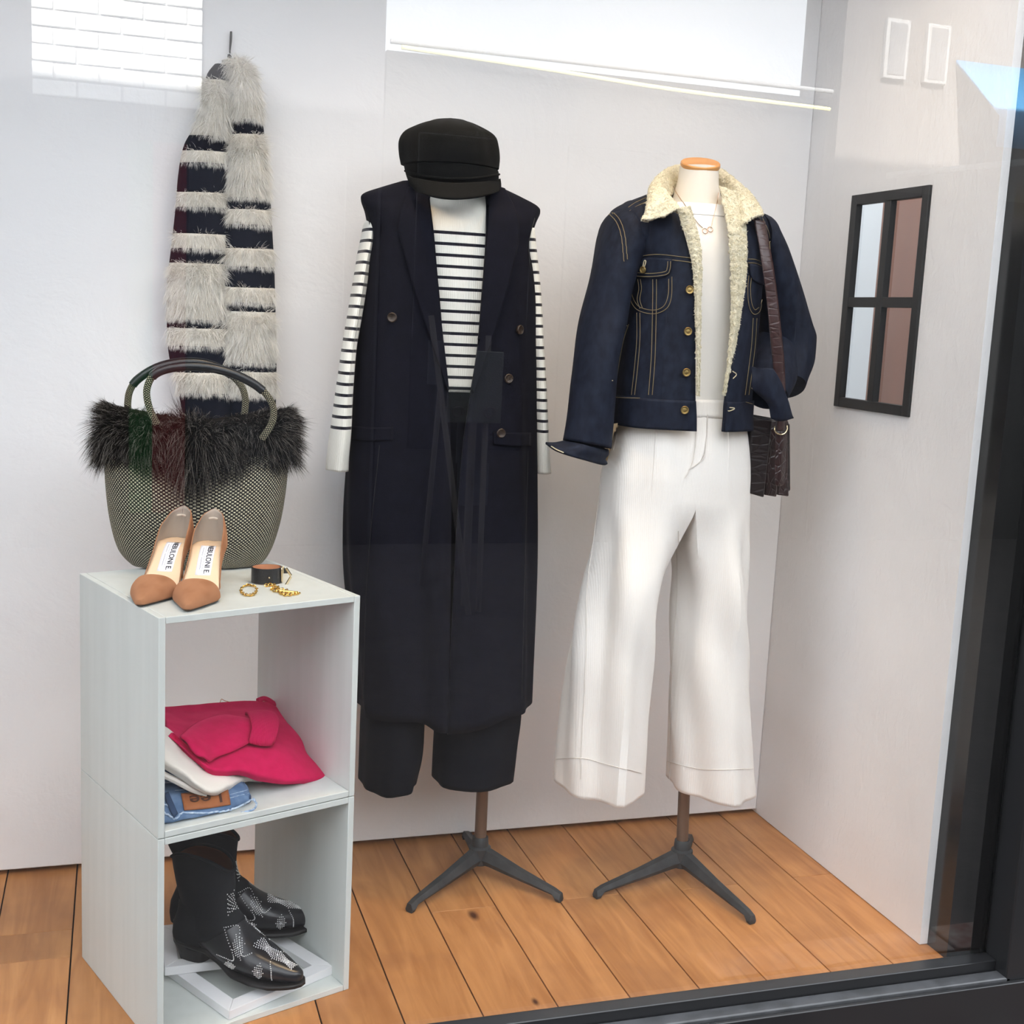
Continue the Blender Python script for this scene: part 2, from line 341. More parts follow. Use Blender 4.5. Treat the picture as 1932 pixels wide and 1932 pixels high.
PLASTER = mat('white_plaster', (.86, .86, .865), rough=.8, spec=.15, col2=(.83, .83, .84), nscale=3,
              bumps=((2.6, (1, 1, 1), .13, .02, 'noise', 3.5), (9, (1, 1, 1.4), .10, .006, 'noise', 4), (60, (1, 1, 1.2), .16, .002, 'noise', 1), (190, (1, 1, .8), .16, .001)))
PLASTER2 = mat('white_plaster_rough', (.84, .83, .825), rough=.8, spec=.15, col2=(.80, .79, .785), nscale=4,
               bumps=((4, (1, 1, 1), .14, .02, 'noise', 3), (24, (1, 1, .5), .28, .004, 'noise', 3), (90, (1, 1, .6), .28, .002, 'noise', 1), (200, (1, 1, .8), .18, .001)))
GAP = mat('dark_gap', (.02, .017, .015), rough=.9)
kn = PZ(893, 1727, 0); kn2 = PZ(1010, 1890, 0)
WOOD = wood_mat('oak_plank', (.60, .285, .105), (.41, .172, .056), (.30, .12, .048), [(kn[0], kn[1], .02), (kn2[0], kn2[1], .012)])
BLACKM = mat('black_metal', (.012, .012, .013), rough=.3, spec=.5, bumps=((60, (1, 1, 1), .04, .001),))
BLACKG = mat('black_panel', (.010, .010, .010), rough=.18, spec=.5)
LEDGE = mat('dark_grey_metal', (.035, .036, .038), rough=.38, spec=.5, col2=(.055, .056, .06), nscale=30)  # mottled dark grey, lighter than the other black metal
FRAMEB = mat('black_frame_paint', (.018, .018, .019), rough=.5, spec=.35, bumps=((90, (1, 1, 1), .1, .001),))
GLASS = glass_mat('shop_glass', 2.9, (1, 1, 1)); PANE = glass_mat('pane_glass', 1.6)
SHELFW = mat('white_shelf_board', (.60, .63, .605), rough=.5, spec=.3, col2=(.565, .595, .57), nscale=40, nstretch=(1, 1, .06), bumps=((260, (1, 1, .05), .12, .0008),))

# ================================================================== THE SETTING
YG = -0.737                                                   # the shop window glass stands here
XL = -2.15; ZC = 2.62
mb = MB().box((XL, 0.0, 0.011), (0.0, 0.03, ZC)); setting('wall_back', mb, PLASTER, bevel=.003)
mb = MB().box((XL, 0.031, -.05), (0.016, 0.05, ZC)); setting('trim_1', mb, GAP)
# right wall: a thin plastered board with an opening for the little window
WY0, WY1, WZ0, WZ1 = -0.4741, -0.2003, 1.0317, 1.4851; WT = 0.018; YE = -0.6725
mb = MB()
for lo, hi in (((0, YE, 0.002), (WT, WY0, ZC)), ((0, WY1, 0.002), (WT, 0.03, ZC)), ((0, WY0, 0.002), (WT, WY1, WZ0)), ((0, WY0, WZ1), (WT, WY1, ZC))): mb.box(lo, hi)
setting('wall_right', mb, PLASTER2)
mb = MB().box((XL-.03, -0.9, 0.0), (XL, 0.05, ZC)); setting('wall_left', mb, PLASTER)
mb = MB().box((XL-.03, YG-.1, ZC), (2.2, 3.2, ZC+.12)); setting('ceiling', mb, PLASTER)
# floor boards
floor = setting('floor', MB().box((XL, -0.75, -.05), (2.2, 3.0, -.006)), GAP)
PIT = 0.1366; X0 = -0.0956
joints = {}
for (u, v) in ((870, 1716), (1092, 1694), (1310, 1676), (1530, 1652), (130, 1805), (60, 1760)):
    q = PZ(u, v, 0); joints.setdefault(math.floor((q[0]-X0)/PIT), []).append(q[1])
k0 = math.floor((XL-X0)/PIT)+1
for k in range(k0, 2):
    xa, xb = X0+k*PIT, X0+(k+1)*PIT; ys = [-0.745]+sorted(joints.get(k, []))+[0.028]
    if k == 1: xb = .26
    for ya, yb in zip(ys[:-1], ys[1:]):
        g = .0013; gj = .0006
        o = obj('plank', MB().box((xa+g, ya+gj, -.0055), (xb-g, yb-gj, 0.0)), WOOD, floor, bevel=.0008)
# window in the right wall
win = bpy.data.objects.new('window_1', None); COL.objects.link(win); win.location = (0, WY0, WZ0); win['kind'] = 'structure'; win.empty_display_size = .05
fw, xa, xb = .021, -.007, .009
bars = []
for y0, y1, z0, z1 in ((WY0, WY0+fw, WZ0, WZ1), (WY1-fw, WY1, WZ0, WZ1)): obj('frame_stile', MB().box((xa, y0, z0), (xb, y1, z1)), FRAMEB, win, bevel=.0012)
for z0, z1 in ((WZ0, WZ0+fw), (WZ1-fw, WZ1)): obj('frame_rail', MB().box((xa, WY0+fw, z0), (xb, WY1-fw, z1)), FRAMEB, win, bevel=.0012)
ym = (WY0+WY1)/2; zm = (WZ0+WZ1)/2
obj('mullion', MB().box((xa, ym-fw/2, WZ0+fw), (xb, ym+fw/2, WZ1-fw)), FRAMEB, win, bevel=.0012)
for y0, y1 in ((WY0+fw, ym-fw/2), (ym+fw/2, WY1-fw)):
    obj('glazing_bar', MB().box((xa+.001, y0, zm-fw/2), (xb-.002, y1, zm+fw/2)), FRAMEB, win, bevel=.0012)
    for z0, z1 in ((WZ0+fw, zm-fw/2), (zm+fw/2, WZ1-fw)): obj('pane', MB().box((.004, y0, z0), (.0065, y1, z1)), PANE, win)
# shop room behind that window
SHOPW = mat('shop_wall_paint', (.74, .79, .82), rough=.8); BROWN = mat('brown_cupboard', (.23, .10, .062), rough=.55, spec=.3, col2=(.20, .088, .055), nscale=8, nstretch=(1, 1, .2))
setting('wall_shop', MB().box((1.06, -.6, 0), (1.1, 3.0, ZC)), SHOPW)
setting('wall_shop_back', MB().box((-.2, 3.0, 0), (1.1, 3.04, ZC)), SHOPW)
cb = thing('cupboard', 'brown wooden cupboard front seen through the right panes of the small window', 'cupboard', (1.0, .7, 0))
obj('side_panel', MB().box((.985, -.4, .0), (1.055, 1.169, 2.0)), BROWN, cb, bevel=.003)
obj('door', MB().box((.965, -.38, .05), (.984, .385, 1.96)), BROWN, cb, bevel=.003); obj('door', MB().box((.965, .39, .05), (.984, 1.16, 1.96)), BROWN, cb, bevel=.003)
# black return panel, window post, sill, glass
setting('wall_front', MB().box((WT+.0004, YE-.06, 0.0), (.42, YE+.03, ZC)), BLACKG)
XP = P(1888, 1790, -.78)[0]
setting('trim_2', MB().box((XP, -.803, -.02), (XP+.5, -.735, ZC)), BLACKM, bevel=.003)
setting('trim_3', MB().box((XL, -.772, -.02), (XP, YG-.002, .010)), BLACKM, bevel=.002)
setting('trim_4', MB().box((XL, -.803, -.16), (XP+.012, -.773, -.010)), LEDGE, bevel=.003)
setting('trim_5', MB().box((XL, -.814, -.17), (XP+.6, -.8035, -.016)), BLACKM, bevel=.002)
setting('sky_block_trim', MB().box((XL, -.83, 2.20), (XP, YG+.004, ZC)), BLACKM, bevel=.003)  # unseen fascia added to keep steep sky light off the upper wall
setting('window_2', MB().box((XL, YG-.012, .008), (XP+.01, YG-.006, 2.199)), GLASS)
PAVE = mat('street_paving', (.034, .030, .029), rough=.85, col2=(.024, .021, .021), nscale=9, bumps=((30, (1, 1, 1), .4, .01),))
REDP = mat('red_brick_paving', (.11, .05, .04), rough=.85, col2=(.17, .15, .14), nscale=22, bumps=((40, (1, 1, 1), .4, .008),))
street = setting('street', MB().box((-14, -14, -.22), (14, -.815, -.172)), PAVE)
for i in range(6):
    for j in range(3):
        x, y = XP-.42+i*.2+(j % 2)*.1, -.925-j*.115
        obj('brick', MB().box((x, y, -.171), (x+.19, y+.105, -.158+random.uniform(0, .004))), REDP, street, bevel=.003)

# display lamp over the window (added out of view, warms floor, fills wall)
LAMPM = mat('lamp_housing', (.02, .02, .02), rough=.4)
def spot(x, y, tx, ty, e, name_label):
    t = thing('fill_spotlight', name_label, 'fill_spotlight', (x, y, ZC-.12))
    d = unit(np.array([tx-x, ty-y, -(ZC-.12)]))
    mbb = MB().lathe([(.03, -.10), (.034, -.09), (.036, .0)], (x, y, ZC-.12), 20, d, cap='s'); obj('housing', mbb, LAMPM, t)
    obj('stem', MB().tube([(x, y, ZC), (x, y, ZC-.10)], .006), LAMPM, t)
    ld = bpy.data.lights.new('fill_lamp', 'SPOT'); ld.energy = e; ld.color = (1, .72, .42); ld.spot_size = 1.3; ld.spot_blend = .9; ld.shadow_soft_size = .09
    lo = bpy.data.objects.new('fill_lamp', ld); COL.objects.link(lo); lo.location = tuple(np.array([x, y, ZC-.12])+d*.01); lo.rotation_euler = Vector(d).to_track_quat('-Z', 'Y').to_euler()
spot(-1.0, -.62, -.95, -.42, 20, 'added unseen black ceiling spotlight left of the window display')
spot(-.35, -.62, -.45, -.25, 14, 'added unseen black ceiling spotlight right over the denim jacket')
sl = bpy.data.lights.new('shop_fill_light', 'AREA'); sl.energy = 11; sl.size = .8; sl.color = (.95, .98, 1)  # unseen area light added to brighten the room behind the small window
so = bpy.data.objects.new('shop_fill_light', sl); COL.objects.link(so); so.location = (.5, 1.0, ZC-.05)

# ================================================================== CUBE SHELVES AND WHAT STANDS ON THEM
SLf = lambda a, b, z: SL(a, b, z)
def cube_unit(z0, z1, label):
    t = thing('cube_shelf', label, 'shelf', SL(SW/2, SD/2, z0), 0, 'open white cube shelves')
    def brd(nm, lo, hi): obj(nm, MB().box(lo, hi, SLf), SHELFW, t, bevel=.0009)
    e = .0004
    brd('side_panel', (0, 0, z0+e), (ST, SD, z1-e)); brd('side_panel', (SW-ST, 0, z0+e), (SW, SD, z1-e))
    brd('bottom_panel', (ST+e, 0, z0+e), (SW-ST-e, SD, z0+ST)); brd('top_panel', (ST+e, 0, z1-ST), (SW-ST-e, SD, z1-e))
    return t
cube_unit(0.0, SHM, 'white open cube shelf on the wooden floor, holding the black boots')
cube_unit(SHM+.0006, SHH, 'white open cube shelf holding folded clothes, with the straw bag on top')
ZT, ZM, ZB = SHH, SHM+.0006+ST, ST

def on_top(u, v, z=ZT): return PZ(u, v, z)
# ---- straw basket bag
STRAW = checker_mat('plaited_straw', (.62, .58, .42), (.016, .014, .012), 210, 104)
LEATH = mat('black_leather', (.010, .011, .013), rough=.32, spec=.5, bumps=((220, (1, 1, 1), .2, .0008, 'voronoi'),))
ROPE = checker_mat('wrapped_straw_rope', (.50, .46, .30), (.016, .014, .012), 12, 21)
FUR = fur_mat('fur_strands', .42)
bcx = on_top(371, 1085)[:2] + SB[:2]*.086
bag = thing('basket_bag', 'black and cream straw basket bag with dark fur rim and looped handles', 'bag', (*bcx, ZT))
YB = bcx[1]
# silhouette rows: rotate so that the wide side faces the lens side of the shelf (rings lie on the wall-parallel plane)
bk = []
for (vl, ul, vr, ur, b) in ((1086, 262, 1084, 478, .040), (1080, 246, 1078, 496, .046), (1052, 222, 1050, 514, .054), (1000, 207, 1000, 530, .059), (940, 199, 940, 540, .061), (880, 196, 880, 545, .060), (840, 198, 842, 546, .056)):
    bk.append(sil((ul, vl), (ur, vr), YB, b, 2.3))
z0 = bk[0][0]; bk = [(ZT+.001+(k[0]-z0),)+tuple(k[1:]) for k in bk]
Gb = shell(bk, 40, 72)
def sag(G):
    t = np.arange(G.shape[1])/G.shape[1]*2*PI
    for j in range(G.shape[0]):
        s = j/(G.shape[0]-1); G[j, :, 2] += (s**3)*(-.028*(1-np.abs(np.cos(t)))) + .004*np.sin(3*t+1)*s*(1-s)
        G[j, :, 1] += .004*np.sin(2*t+3*s)*s
    return G
Gb = sag(Gb)
mb = MB().grid(Gb, close_u=True, cap='s'); obj('body', mb, STRAW, bag, solid=.003)
rim = Gb[-1]
obj('rim_binding', MB().tube(np.concatenate([rim[::2]]), .004, 6, closed=True), LEATH, bag)
# fur rim: a soft band over the mouth of the bag
fb = []
nrm2 = unit(np.stack([rim[:, 0]-bcx[0], (rim[:, 1]-bcx[1])*2.2, np.zeros(len(rim))], 1))
for k, (o, h) in enumerate(((-.024, .026), (-.016, .045), (-.006, .050), (.002, .038), (.005, .016), (.005, -.010), (.001, -.034))):
    fb.append(rim+nrm2*o+np.array([0, 0, h]))
fbm = MB().grid(np.array(fb), close_u=True)
FURB = mat('dark_fur_base', (.012, .010, .009), rough=.9, spec=.05)
fr = obj('fur_rim', fbm, FURB, bag, label='long-haired dark grey fur band')
V, Fc = fbm.arrays(); pts, nn = sample(V, Fc, 30000)
out = unit(pts-np.array([bcx[0], bcx[1], 0])*[1, 1, 0]-np.array([0, 0, 1])*pts[:, 2:3]*[[0, 0, 1]])
nn = np.where((nn*out).sum(1, keepdims=True)+.4*nn[:, 2:3] < 0, -nn, nn)
frac = (pts[:, 0]-bcx[0])
lump = .75+.35*np.sin(frac*34+.8)+.15*np.sin(frac*80)
tone = rng.random(len(pts))
c0 = jit((.012, .010, .009), len(pts), .3); c1 = np.where((tone > .72)[:, None], jit((.34, .31, .28), len(pts), .3), jit((.022, .018, .016), len(pts), .4))
rel = (pts[:, 2]-ZT-.245)/.035
dr = nn*.55+out*.15+np.stack([frac*.1, -.1+0*frac, np.clip(rel, -1, 1)*.8-.2], 1)+.35*np.stack([np.sin(pts[:, 0]*55), 0*frac, np.cos(pts[:, 0]*47+pts[:, 2]*60)], 1)
me = fur_mesh('fur', pts, dr, (.026+.030*rng.random(len(pts)))*lump*np.interp(np.abs(frac), [.10, .165], [1, .72]), .0007+.0005*rng.random(len(pts)), c0, c1, 3, .45, .34, clump=.6)
obj('fur', me, FUR, fr, kind='stuff')
# handles: the front one and the one behind it, plaited straw at the ends and black leather on the grip
def handle(pts, g0, g1, nm='handle'):
    path = spline(pts, 64); k0, k1 = int(g0*63), int(g1*63)
    h = obj(nm, MB().tube(path, .0062, 10, sv=8), ROPE, bag)
    obj('leather_grip', MB().tube(path[k0:k1+1], .0078, 12), LEATH, h, label='black leather grip with a stitched seam')
    n2 = path[k0:k1+1]+np.array([0, -.004, .0075]); obj('grip_seam', MB().tube(n2, .0013, 6), LEATH, h)
YF, YBK = YB-.062, YB+.055
handle([P(296, 800, YF), P(282, 770, YF-.004), P(277, 735, YF-.006), P(292, 706, YF-.01), P(330, 693, YF-.012), P(380, 692, YF-.012), P(430, 702, YF-.012), P(475, 722, YF-.01), P(503, 745, YF-.008), P(516, 772, YF-.006), P(512, 800, YF-.002), P(494, 828, YF+.004)], .26, .70)
handle([P(243, 790, YBK), P(241, 760, YBK), P(246, 735, YBK), P(262, 714, YBK), P(300, 692, YBK), P(350, 683, YBK), P(395, 688, YBK), P(432, 705, YBK), P(455, 728, YBK), P(463, 755, YBK), P(460, 790, YBK)], .25, .72)

# ---- suede pumps
SUEDE = mat('tan_suede', (.35, .165, .085), rough=.9, spec=.1, col2=(.28, .125, .06), nscale=30, sheen=.35, coords='obj', bumps=((600, (1, 1, 1), .2, .0005),))
LINING = mat('pale_lining', (.55, .46, .38), rough=.7, spec=.2, coords='obj'); INSOLE = mat('nude_insole', (.75, .55, .37), rough=.5, spec=.3, coords='obj')
GREIGE = mat('greige_lining', (.36, .30, .25), rough=.6, spec=.25, coords='obj')
LABEL = mat('white_label', (.80, .80, .86), rough=.6, coords='obj'); INK = mat('black_print', (.02, .02, .025), rough=.6, coords='obj'); INK2 = mat('grey_print', (.30, .31, .38), rough=.6, coords='obj'); SOLE = mat('dark_sole', (.06, .035, .02), rough=.5, coords='obj')
def text_mesh(s, size, sx=1.0, bold=0.0, font=None):
    cu = bpy.data.curves.new('lettering', 'FONT'); cu.body = s; cu.size = size; cu.extrude = .0001; cu.offset = bold; cu.align_x = 'CENTER'; cu.align_y = 'CENTER'; cu.resolution_u = 3
    o = bpy.data.objects.new('lettering', cu); COL.objects.link(o); dg = bpy.context.evaluated_depsgraph_get(); me = bpy.data.meshes.new_from_object(o.evaluated_get(dg))
    bpy.data.objects.remove(o); bpy.data.curves.remove(cu)
    bm = bmesh.new(); bm.from_mesh(me); bmesh.ops.triangulate(bm, faces=bm.faces)
    for _ in range(2): bmesh.ops.subdivide_edges(bm, edges=[e for e in bm.edges if e.calc_length() > size*.18], cuts=1); bmesh.ops.triangulate(bm, faces=bm.faces)
    bm.to_mesh(me); bm.free()
    for v in me.vertices: v.co.x *= sx
    return me
LH = .066                                                     # heel height at the seat
def sole_z(x):                                                # x: 0 heel .. .235 toe
    s = np.clip((np.asarray(x)-.045)/.105, 0, 1); s = s*s*(3-2*s); return LH*(1-s)+.0050*s
def sole_w(x): return np.interp(x, [0, .006, .02, .05, .085, .12, .15, .17, .19, .21, .225, .235, .2385], [.006, .017, .025, .028, .026, .029, .0350, .0350, .0268, .0178, .0108, .006, .003])
def pump(label):
    t = thing('pump', label, 'shoe', (0, 0, 0), 0, 'pair of tan suede pumps')
    xs = np.linspace(0.0, .2365, 44); s = np.linspace(-1, 1, 13)
    top = np.array([[(x, w*k, float(sole_z(x))+.0006+.0012*k*k) for k in s] for x, w in zip(xs, sole_w(xs))])
    obj('insole', MB().grid(top[:41]), INSOLE, t, local=True, solid=.0022)
    bot = top*[1, 1.0, 1]-[0, 0, .0040]
    obj('sole', MB().grid(bot), SOLE, t, local=True, solid=.0018)
    # vamp
    xv = np.linspace(.151, .2385, 22); G = []; a = np.linspace(PI, 0, 21)
    for i, x in enumerate(xv):
        w = float(np.interp(x, [.14, .17, .19, .21, .225, .235, .2385], [.0375, .0368, .0285, .0195, .0125, .0075, .0045])); h = float(np.interp(x, [.14, .16, .185, .21, .228, .2385], [.035, .033, .026, .0185, .0125, .0085]))
        z = float(sole_z(x))-.001; G.append([(x+(.011*math.sin(t_)**2)*(1-i/21), w*sgp(np.cos(t_), .8), z+h*sgp(np.sin(t_), .85)) for t_ in a])
    vm = obj('vamp', MB().grid(np.array(G), cap='e'), [LINING, SUEDE], t, local=True, solid=.0016, sub=1, off=1)
    vm.modifiers[0].material_offset = 1; vm.modifiers[0].material_offset_rim = 1
    # counter with high back, cut low at the sides
    th = np.linspace(-1, 1, 41); G = []
    for k in np.linspace(0, 1, 12):
        row = []
        for q in th:
            x = .004+.122*abs(q)**1.35; w = float(sole_w(x))+.0015
            y = math.copysign(w, q)*min(1, abs(q)/.16)**.6 if abs(q) > 1e-6 else 0.0
            if abs(q) < .16: x = .004*(abs(q)/.16)**2+.122*abs(q)**1.35*.6
            ht = .056*(1-abs(q)**1.1)**1.05+.004; zz = float(sole_z(x))-.001+ht*k
            row.append((x-.006*k*(1-abs(q))+.004*k*k*(1-abs(q))*0, y*(1+.03*k-.40*k*k*(1-abs(q))), zz))
        G.append(row)
    ct = obj('heel_counter', MB().grid(np.array(G)), [GREIGE, SUEDE], t, local=True, solid=.0016)
    ct.modifiers[0].material_offset = 1; ct.modifiers[0].material_offset_rim = 1; ct.modifiers[0].offset = 1
    obj('heel_grip', MB().grid(np.array([[(.0085+.003*abs(q), .0075*q, LH+.042+.004*k-.001*q*q) for q in np.linspace(-1, 1, 7)] for k in (0, 1)])), LINING, t, local=True, solid=.0008)
    # stiletto heel
    obj('heel', MB().grid(np.array([[(xc+rx*math.cos(q), ry*math.sin(q), z) for q in np.linspace(0, 2*PI, 14, endpoint=False)] for xc, rx, ry, z in ((.012, .0045, .0045, 0), (.0125, .0048, .0046, .012), (.015, .0075, .007, .034), (.021, .017, .015, .052), (.026, .024, .022, LH-.001))]), close_u=True, cap='se'), SUEDE, t, local=True)
    # woven label on the insole, lettering running from heel to toe
    cx, hl, hw = .078, .029, .0125
    lab = np.array([[(x, y, float(sole_z(x))+.0032+.0012*(y/.027)**2) for y in np.linspace(-hw, hw, 5)] for x in np.linspace(cx-hl, cx+hl, 14)])
    lb = obj('brand_label', MB().grid(lab), LABEL, t, local=True, solid=.0004, label='white label printed NEBULONI E. in black')
    def put(me, y0, m, nm):
        for v in me.vertices:
            x = cx+v.co.x; y = y0-(-v.co.y); v.co = (x, y, float(sole_z(x))+.0043+.0012*(y/.027)**2+v.co.z)
        me.materials.append(m); o = bpy.data.objects.new(nm, me); COL.objects.link(o); o.parent = lb
    put(text_mesh('NEBULONI E.', .0125, .74, .00012), .0045, INK, 'lettering')
    bar = MB()
    for y0, hh, x0, x1 in ((-.0026, .0005, -.024, .024), (-.0065, .0009, -.020, -.002), (-.0065, .0009, .001, .021)):
        bar.grid(np.array([[(cx+x, y0+h_, float(sole_z(cx+x))+.0044+.0012*(y0/.027)**2) for h_ in (-hh/2, hh/2)] for x in np.linspace(x0, x1, 8)]))
    o = obj('printed_line', bar, INK2, lb, local=True)
    return t
def set_pose(t, heel, toe, z):
    d = np.asarray(toe)-np.asarray(heel); t.location = (heel[0], heel[1], z); t.rotation_euler = (0, 0, math.atan2(d[1], d[0]))
def copy_tree(o, parent=None):
    c = o.copy(); COL.objects.link(c)
    if parent is not None: c.parent = parent
    for ch in list(o.children): copy_tree(ch, c)
    return c
p1 = pump('tan suede pointed pump nearest the left edge of the shelf top')
p2 = copy_tree(p1); p2['label'] = 'tan suede pointed pump beside the gold chains, right of its pair'
def pump_at(t, toe_uv, heel_uv):
    toe = on_top(*toe_uv); hd = on_top(*heel_uv)-toe; hd = hd/np.linalg.norm(hd); heel = toe+hd*.2385; set_pose(t, heel, toe, ZT+.0005)
pump_at(p1, (262, 1147), (343, 1089)); pump_at(p2, (353, 1156), (409, 1087))

# ---- leather cuff and chains
GOLD = mat('gold', (.83, .55, .16), rough=.22, metal=1.0); TANL = mat('tan_leather', (.50, .22, .11), rough=.6)
BRASS = mat('pale_gold', (.80, .66, .42), rough=.2, metal=1.0)
cc = on_top(514, 1103); cc[:2] += SB[:2]*.022; CR = .0265
cf = thing('cuff_bracelet', 'black leather cuff bracelet with gold arrow clasp and tan lining, on the shelf top', 'bracelet', cc)
a = np.linspace(0, 2*PI, 48, endpoint=False); ring = lambda r, z: np.stack([cc[0]+r*np.cos(a), cc[1]+r*.86*np.sin(a), np.full_like(a, z)], 1)
obj('band', MB().grid(np.array([ring(CR-.0018, ZT+.0005), ring(CR, ZT+.0005), ring(CR, ZT+.0275), ring(CR-.0018, ZT+.0275)]), close_u=True), LEATH, cf)
obj('lining', MB().grid(np.array([ring(CR-.0020, ZT+.0275), ring(CR-.0021, ZT+.0005)]), close_u=True), TANL, cf)
cb_ = cf.children[0]; cbv = MB().grid(np.array([ring(CR, ZT), ring(CR, ZT+.028)]), close_u=True).bvh()
obj('clasp_bar', MB().grid(lay(cbv, [[(529, 1068), (535, 1069)], [(529, 1105), (535, 1105)]], 4, 10, .0012)), BRASS, cf, solid=.0012)
obj('clasp_plate', MB().grid(lay(cbv, [[(535, 1069), (540, 1075)], [(535, 1087), (549, 1087)], [(535, 1105), (540, 1099)]], 6, 9, .0016)), LEATH, cf, solid=.001)
for pa, pb in (((540, 1072), (549, 1086)), ((549, 1088), (540, 1103))): obj('clasp_arrow', MB().tube(lay_line(cbv, [pa, pb], 6, .0022, cc[1]-.018), .0022, 6), BRASS, cf)
h_, n_ = hit(cbv, 508, 1090); obj('stud', MB().sphere(h_, .0017), BRASS, cf)
def chain(nm, label, pts, n, R, grp):
    path = spline(np.array([on_top(*q) for q in pts]), n*4); t = thing(nm, label, 'chain', path.mean(0), 0, grp); s = np.linspace(0, len(path)-1, n).astype(int)
    T = unit(np.gradient(path, axis=0)); mbb = MB()
    for k, i in enumerate(s):
        ax = (0, 0, 1) if k % 2 else unit(np.cross(T[i], (0, 0, 1)))+np.array([0, 0, .7]); c = path[i]+np.array([0, 0, R*(.75 if k % 2 == 0 else .5)+.0005])
        lk = MB().torus(c, R, R*.34, ax, 12, 6, 1.35, T[i]); obj('link', lk, GOLD, t)
    return t
chain('chain_bracelet', 'small gold chain bracelet curled in a ring in front of the tan pumps', [(480, 1108), (468, 1106), (457, 1110), (455, 1118), (462, 1124), (474, 1125), (482, 1120), (484, 1112)], 24, .0024, 'gold chains on the shelf')
ch2 = chain('chain_bracelet', 'heaped gold chain bracelet with a bar, in front of the black cuff', [(503, 1107), (515, 1106), (525, 1112), (512, 1113), (522, 1118), (535, 1115), (545, 1121), (530, 1121), (540, 1125), (556, 1123), (563, 1121)], 34, .0028, 'gold chains on the shelf')
bp_ = on_top(548, 1124); obj('bar', MB().tube([on_top(528, 1120)+[0, 0, .005], on_top(560, 1122)+[0, 0, .004]], .002, 8), GOLD, ch2)

# ---- folded clothes in the upper cube
def lump(G, amp, sc):
    from mathutils import noise
    G = np.array(G)
    for j in range(G.shape[0]):
        for i in range(G.shape[1]):
            q = G[j, i]; d = noise.noise_vector(Vector(q*sc)); G[j, i] = q+np.array(d)*amp
    return G
PINK = mat('raspberry_knit', (.56, .010, .082), rough=.9, spec=.12, sheen=.5, col2=(.50, .008, .07), nscale=60, bumps=((300, (1, 1, 1), .35, .001),))
PINKR = mat('raspberry_rib', (.56, .010, .082), rough=.9, spec=.12, sheen=.4, bumps=((150, (1, .2, .2), .6, .0015, 'wave'),))
CREAMK = mat('cream_knit', (.76, .71, .64), rough=.9, spec=.12, sheen=.3, bumps=((300, (1, 1, 1), .3, .001),))
BLUED = mat('washed_denim', (.060, .115, .22), rough=.85, spec=.15, col2=(.17, .25, .38), nscale=35, nlo=.3, nhi=.75, bumps=((420, (1, 1, 1), .4, .0008),))
FRAY = mat('frayed_denim_edge', (.55, .64, .74), rough=.9, col2=(.22, .33, .50), nscale=160); PATCHL = mat('tan_leather_patch', (.30, .105, .035), rough=.6, spec=.3, col2=(.26, .085, .03), nscale=60)
BURN = mat('burnt_lettering', (.06, .022, .012), rough=.7); DDEN = mat('dark_denim_fold_shade', (.03, .055, .11), rough=.9)
def Pz(u, v, b): return PS(u, v, b)
# jeans: folded slab, waistband folded over at the front, patch on it
je = thing('folded_jeans', 'folded blue jeans with frayed hems and a tan leather patch, under the sweaters', 'jeans', SL(.09, .07, ZM))
def slab(rows, nu, nv): return patch(rows, nu, nv)
fz = lambda a, b, z: SL(a, b, ZM+z)
rows = [[fz(.012, .030, .000), fz(.06, .026, 0), fz(.12, .030, 0), fz(.168, .036, 0)],
        [fz(.012, .022, .006), fz(.06, .017, .005), fz(.12, .020, .005), fz(.172, .030, .006)],
        [fz(.012, .024, .016), fz(.06, .020, .014), fz(.12, .022, .014), fz(.172, .032, .014)],
        [fz(.012, .034, .026), fz(.06, .034, .024), fz(.12, .036, .023), fz(.172, .044, .021)],
        [fz(.012, .075, .038), fz(.06, .075, .037), fz(.12, .075, .035), fz(.172, .08, .030)],
        [fz(.012, .16, .042), fz(.06, .16, .042), fz(.12, .16, .040), fz(.172, .16, .034)],
        [fz(.012, .24, .040), fz(.06, .24, .040), fz(.12, .24, .038), fz(.170, .24, .03)],
        [fz(.012, .25, .000), fz(.06, .25, 0), fz(.12, .25, 0), fz(.168, .25, 0)]]
Gj = lump(slab(rows, 40, 44), .0016, 45); jb = MB().grid(Gj); obj('folded_legs', jb, BLUED, je, solid=.002)
jbv = jb.bvh()
# right end cap of folds: rolled layers seen from the side
for k, (dz, rr) in enumerate(((.006, .0055), (.016, .005))):
    obj('fold', MB().tube(spline([fz(.163, .034, dz), fz(.175, .06, dz+.003), fz(.176, .12, dz+.006), fz(.172, .20, dz+.006)], 20), rr, 8), BLUED, je)
obj('fold_shadow', MB().sphere(fz(.172, .036, .011), .006, 8, 6, (.5, 1.4, .9)), DDEN, je)  # dark bead put in as the shade between the folded layers
for pts, r in (([(302, 1530), (318, 1538), (330, 1545), (345, 1534), (380, 1534), (420, 1530), (452, 1522), (475, 1508), (482, 1512)], .0016), ([(301, 1517), (318, 1522), (331, 1540)], .0014), ([(478, 1507), (484, 1518), (476, 1528), (455, 1533)], .0016), ([(303, 1478), (330, 1478), (352, 1486)], .0013)):
    path = lay_line(jbv, pts, 60, .0012, SL(.09, .03, 0)[1]); path = path+rng.normal(0, .0006, path.shape); obj('frayed_edge', MB().tube(path, r, 6), FRAY, je)
obj('belt_loop', MB().grid(lay(jbv, [[(309, 1500), (317, 1497)], [(316, 1522), (326, 1518)], [(327, 1544), (335, 1536)]], 4, 10, .0022)), DDEN, je, solid=.0016)
for pts in ([(433, 1500), (455, 1494), (478, 1488)], [(434, 1506), (456, 1500), (479, 1494)], [(330, 1492), (360, 1490)]): obj('stitching', MB().tube(lay_line(jbv, pts, 20, .0006), .0005, 5), FRAY, je)
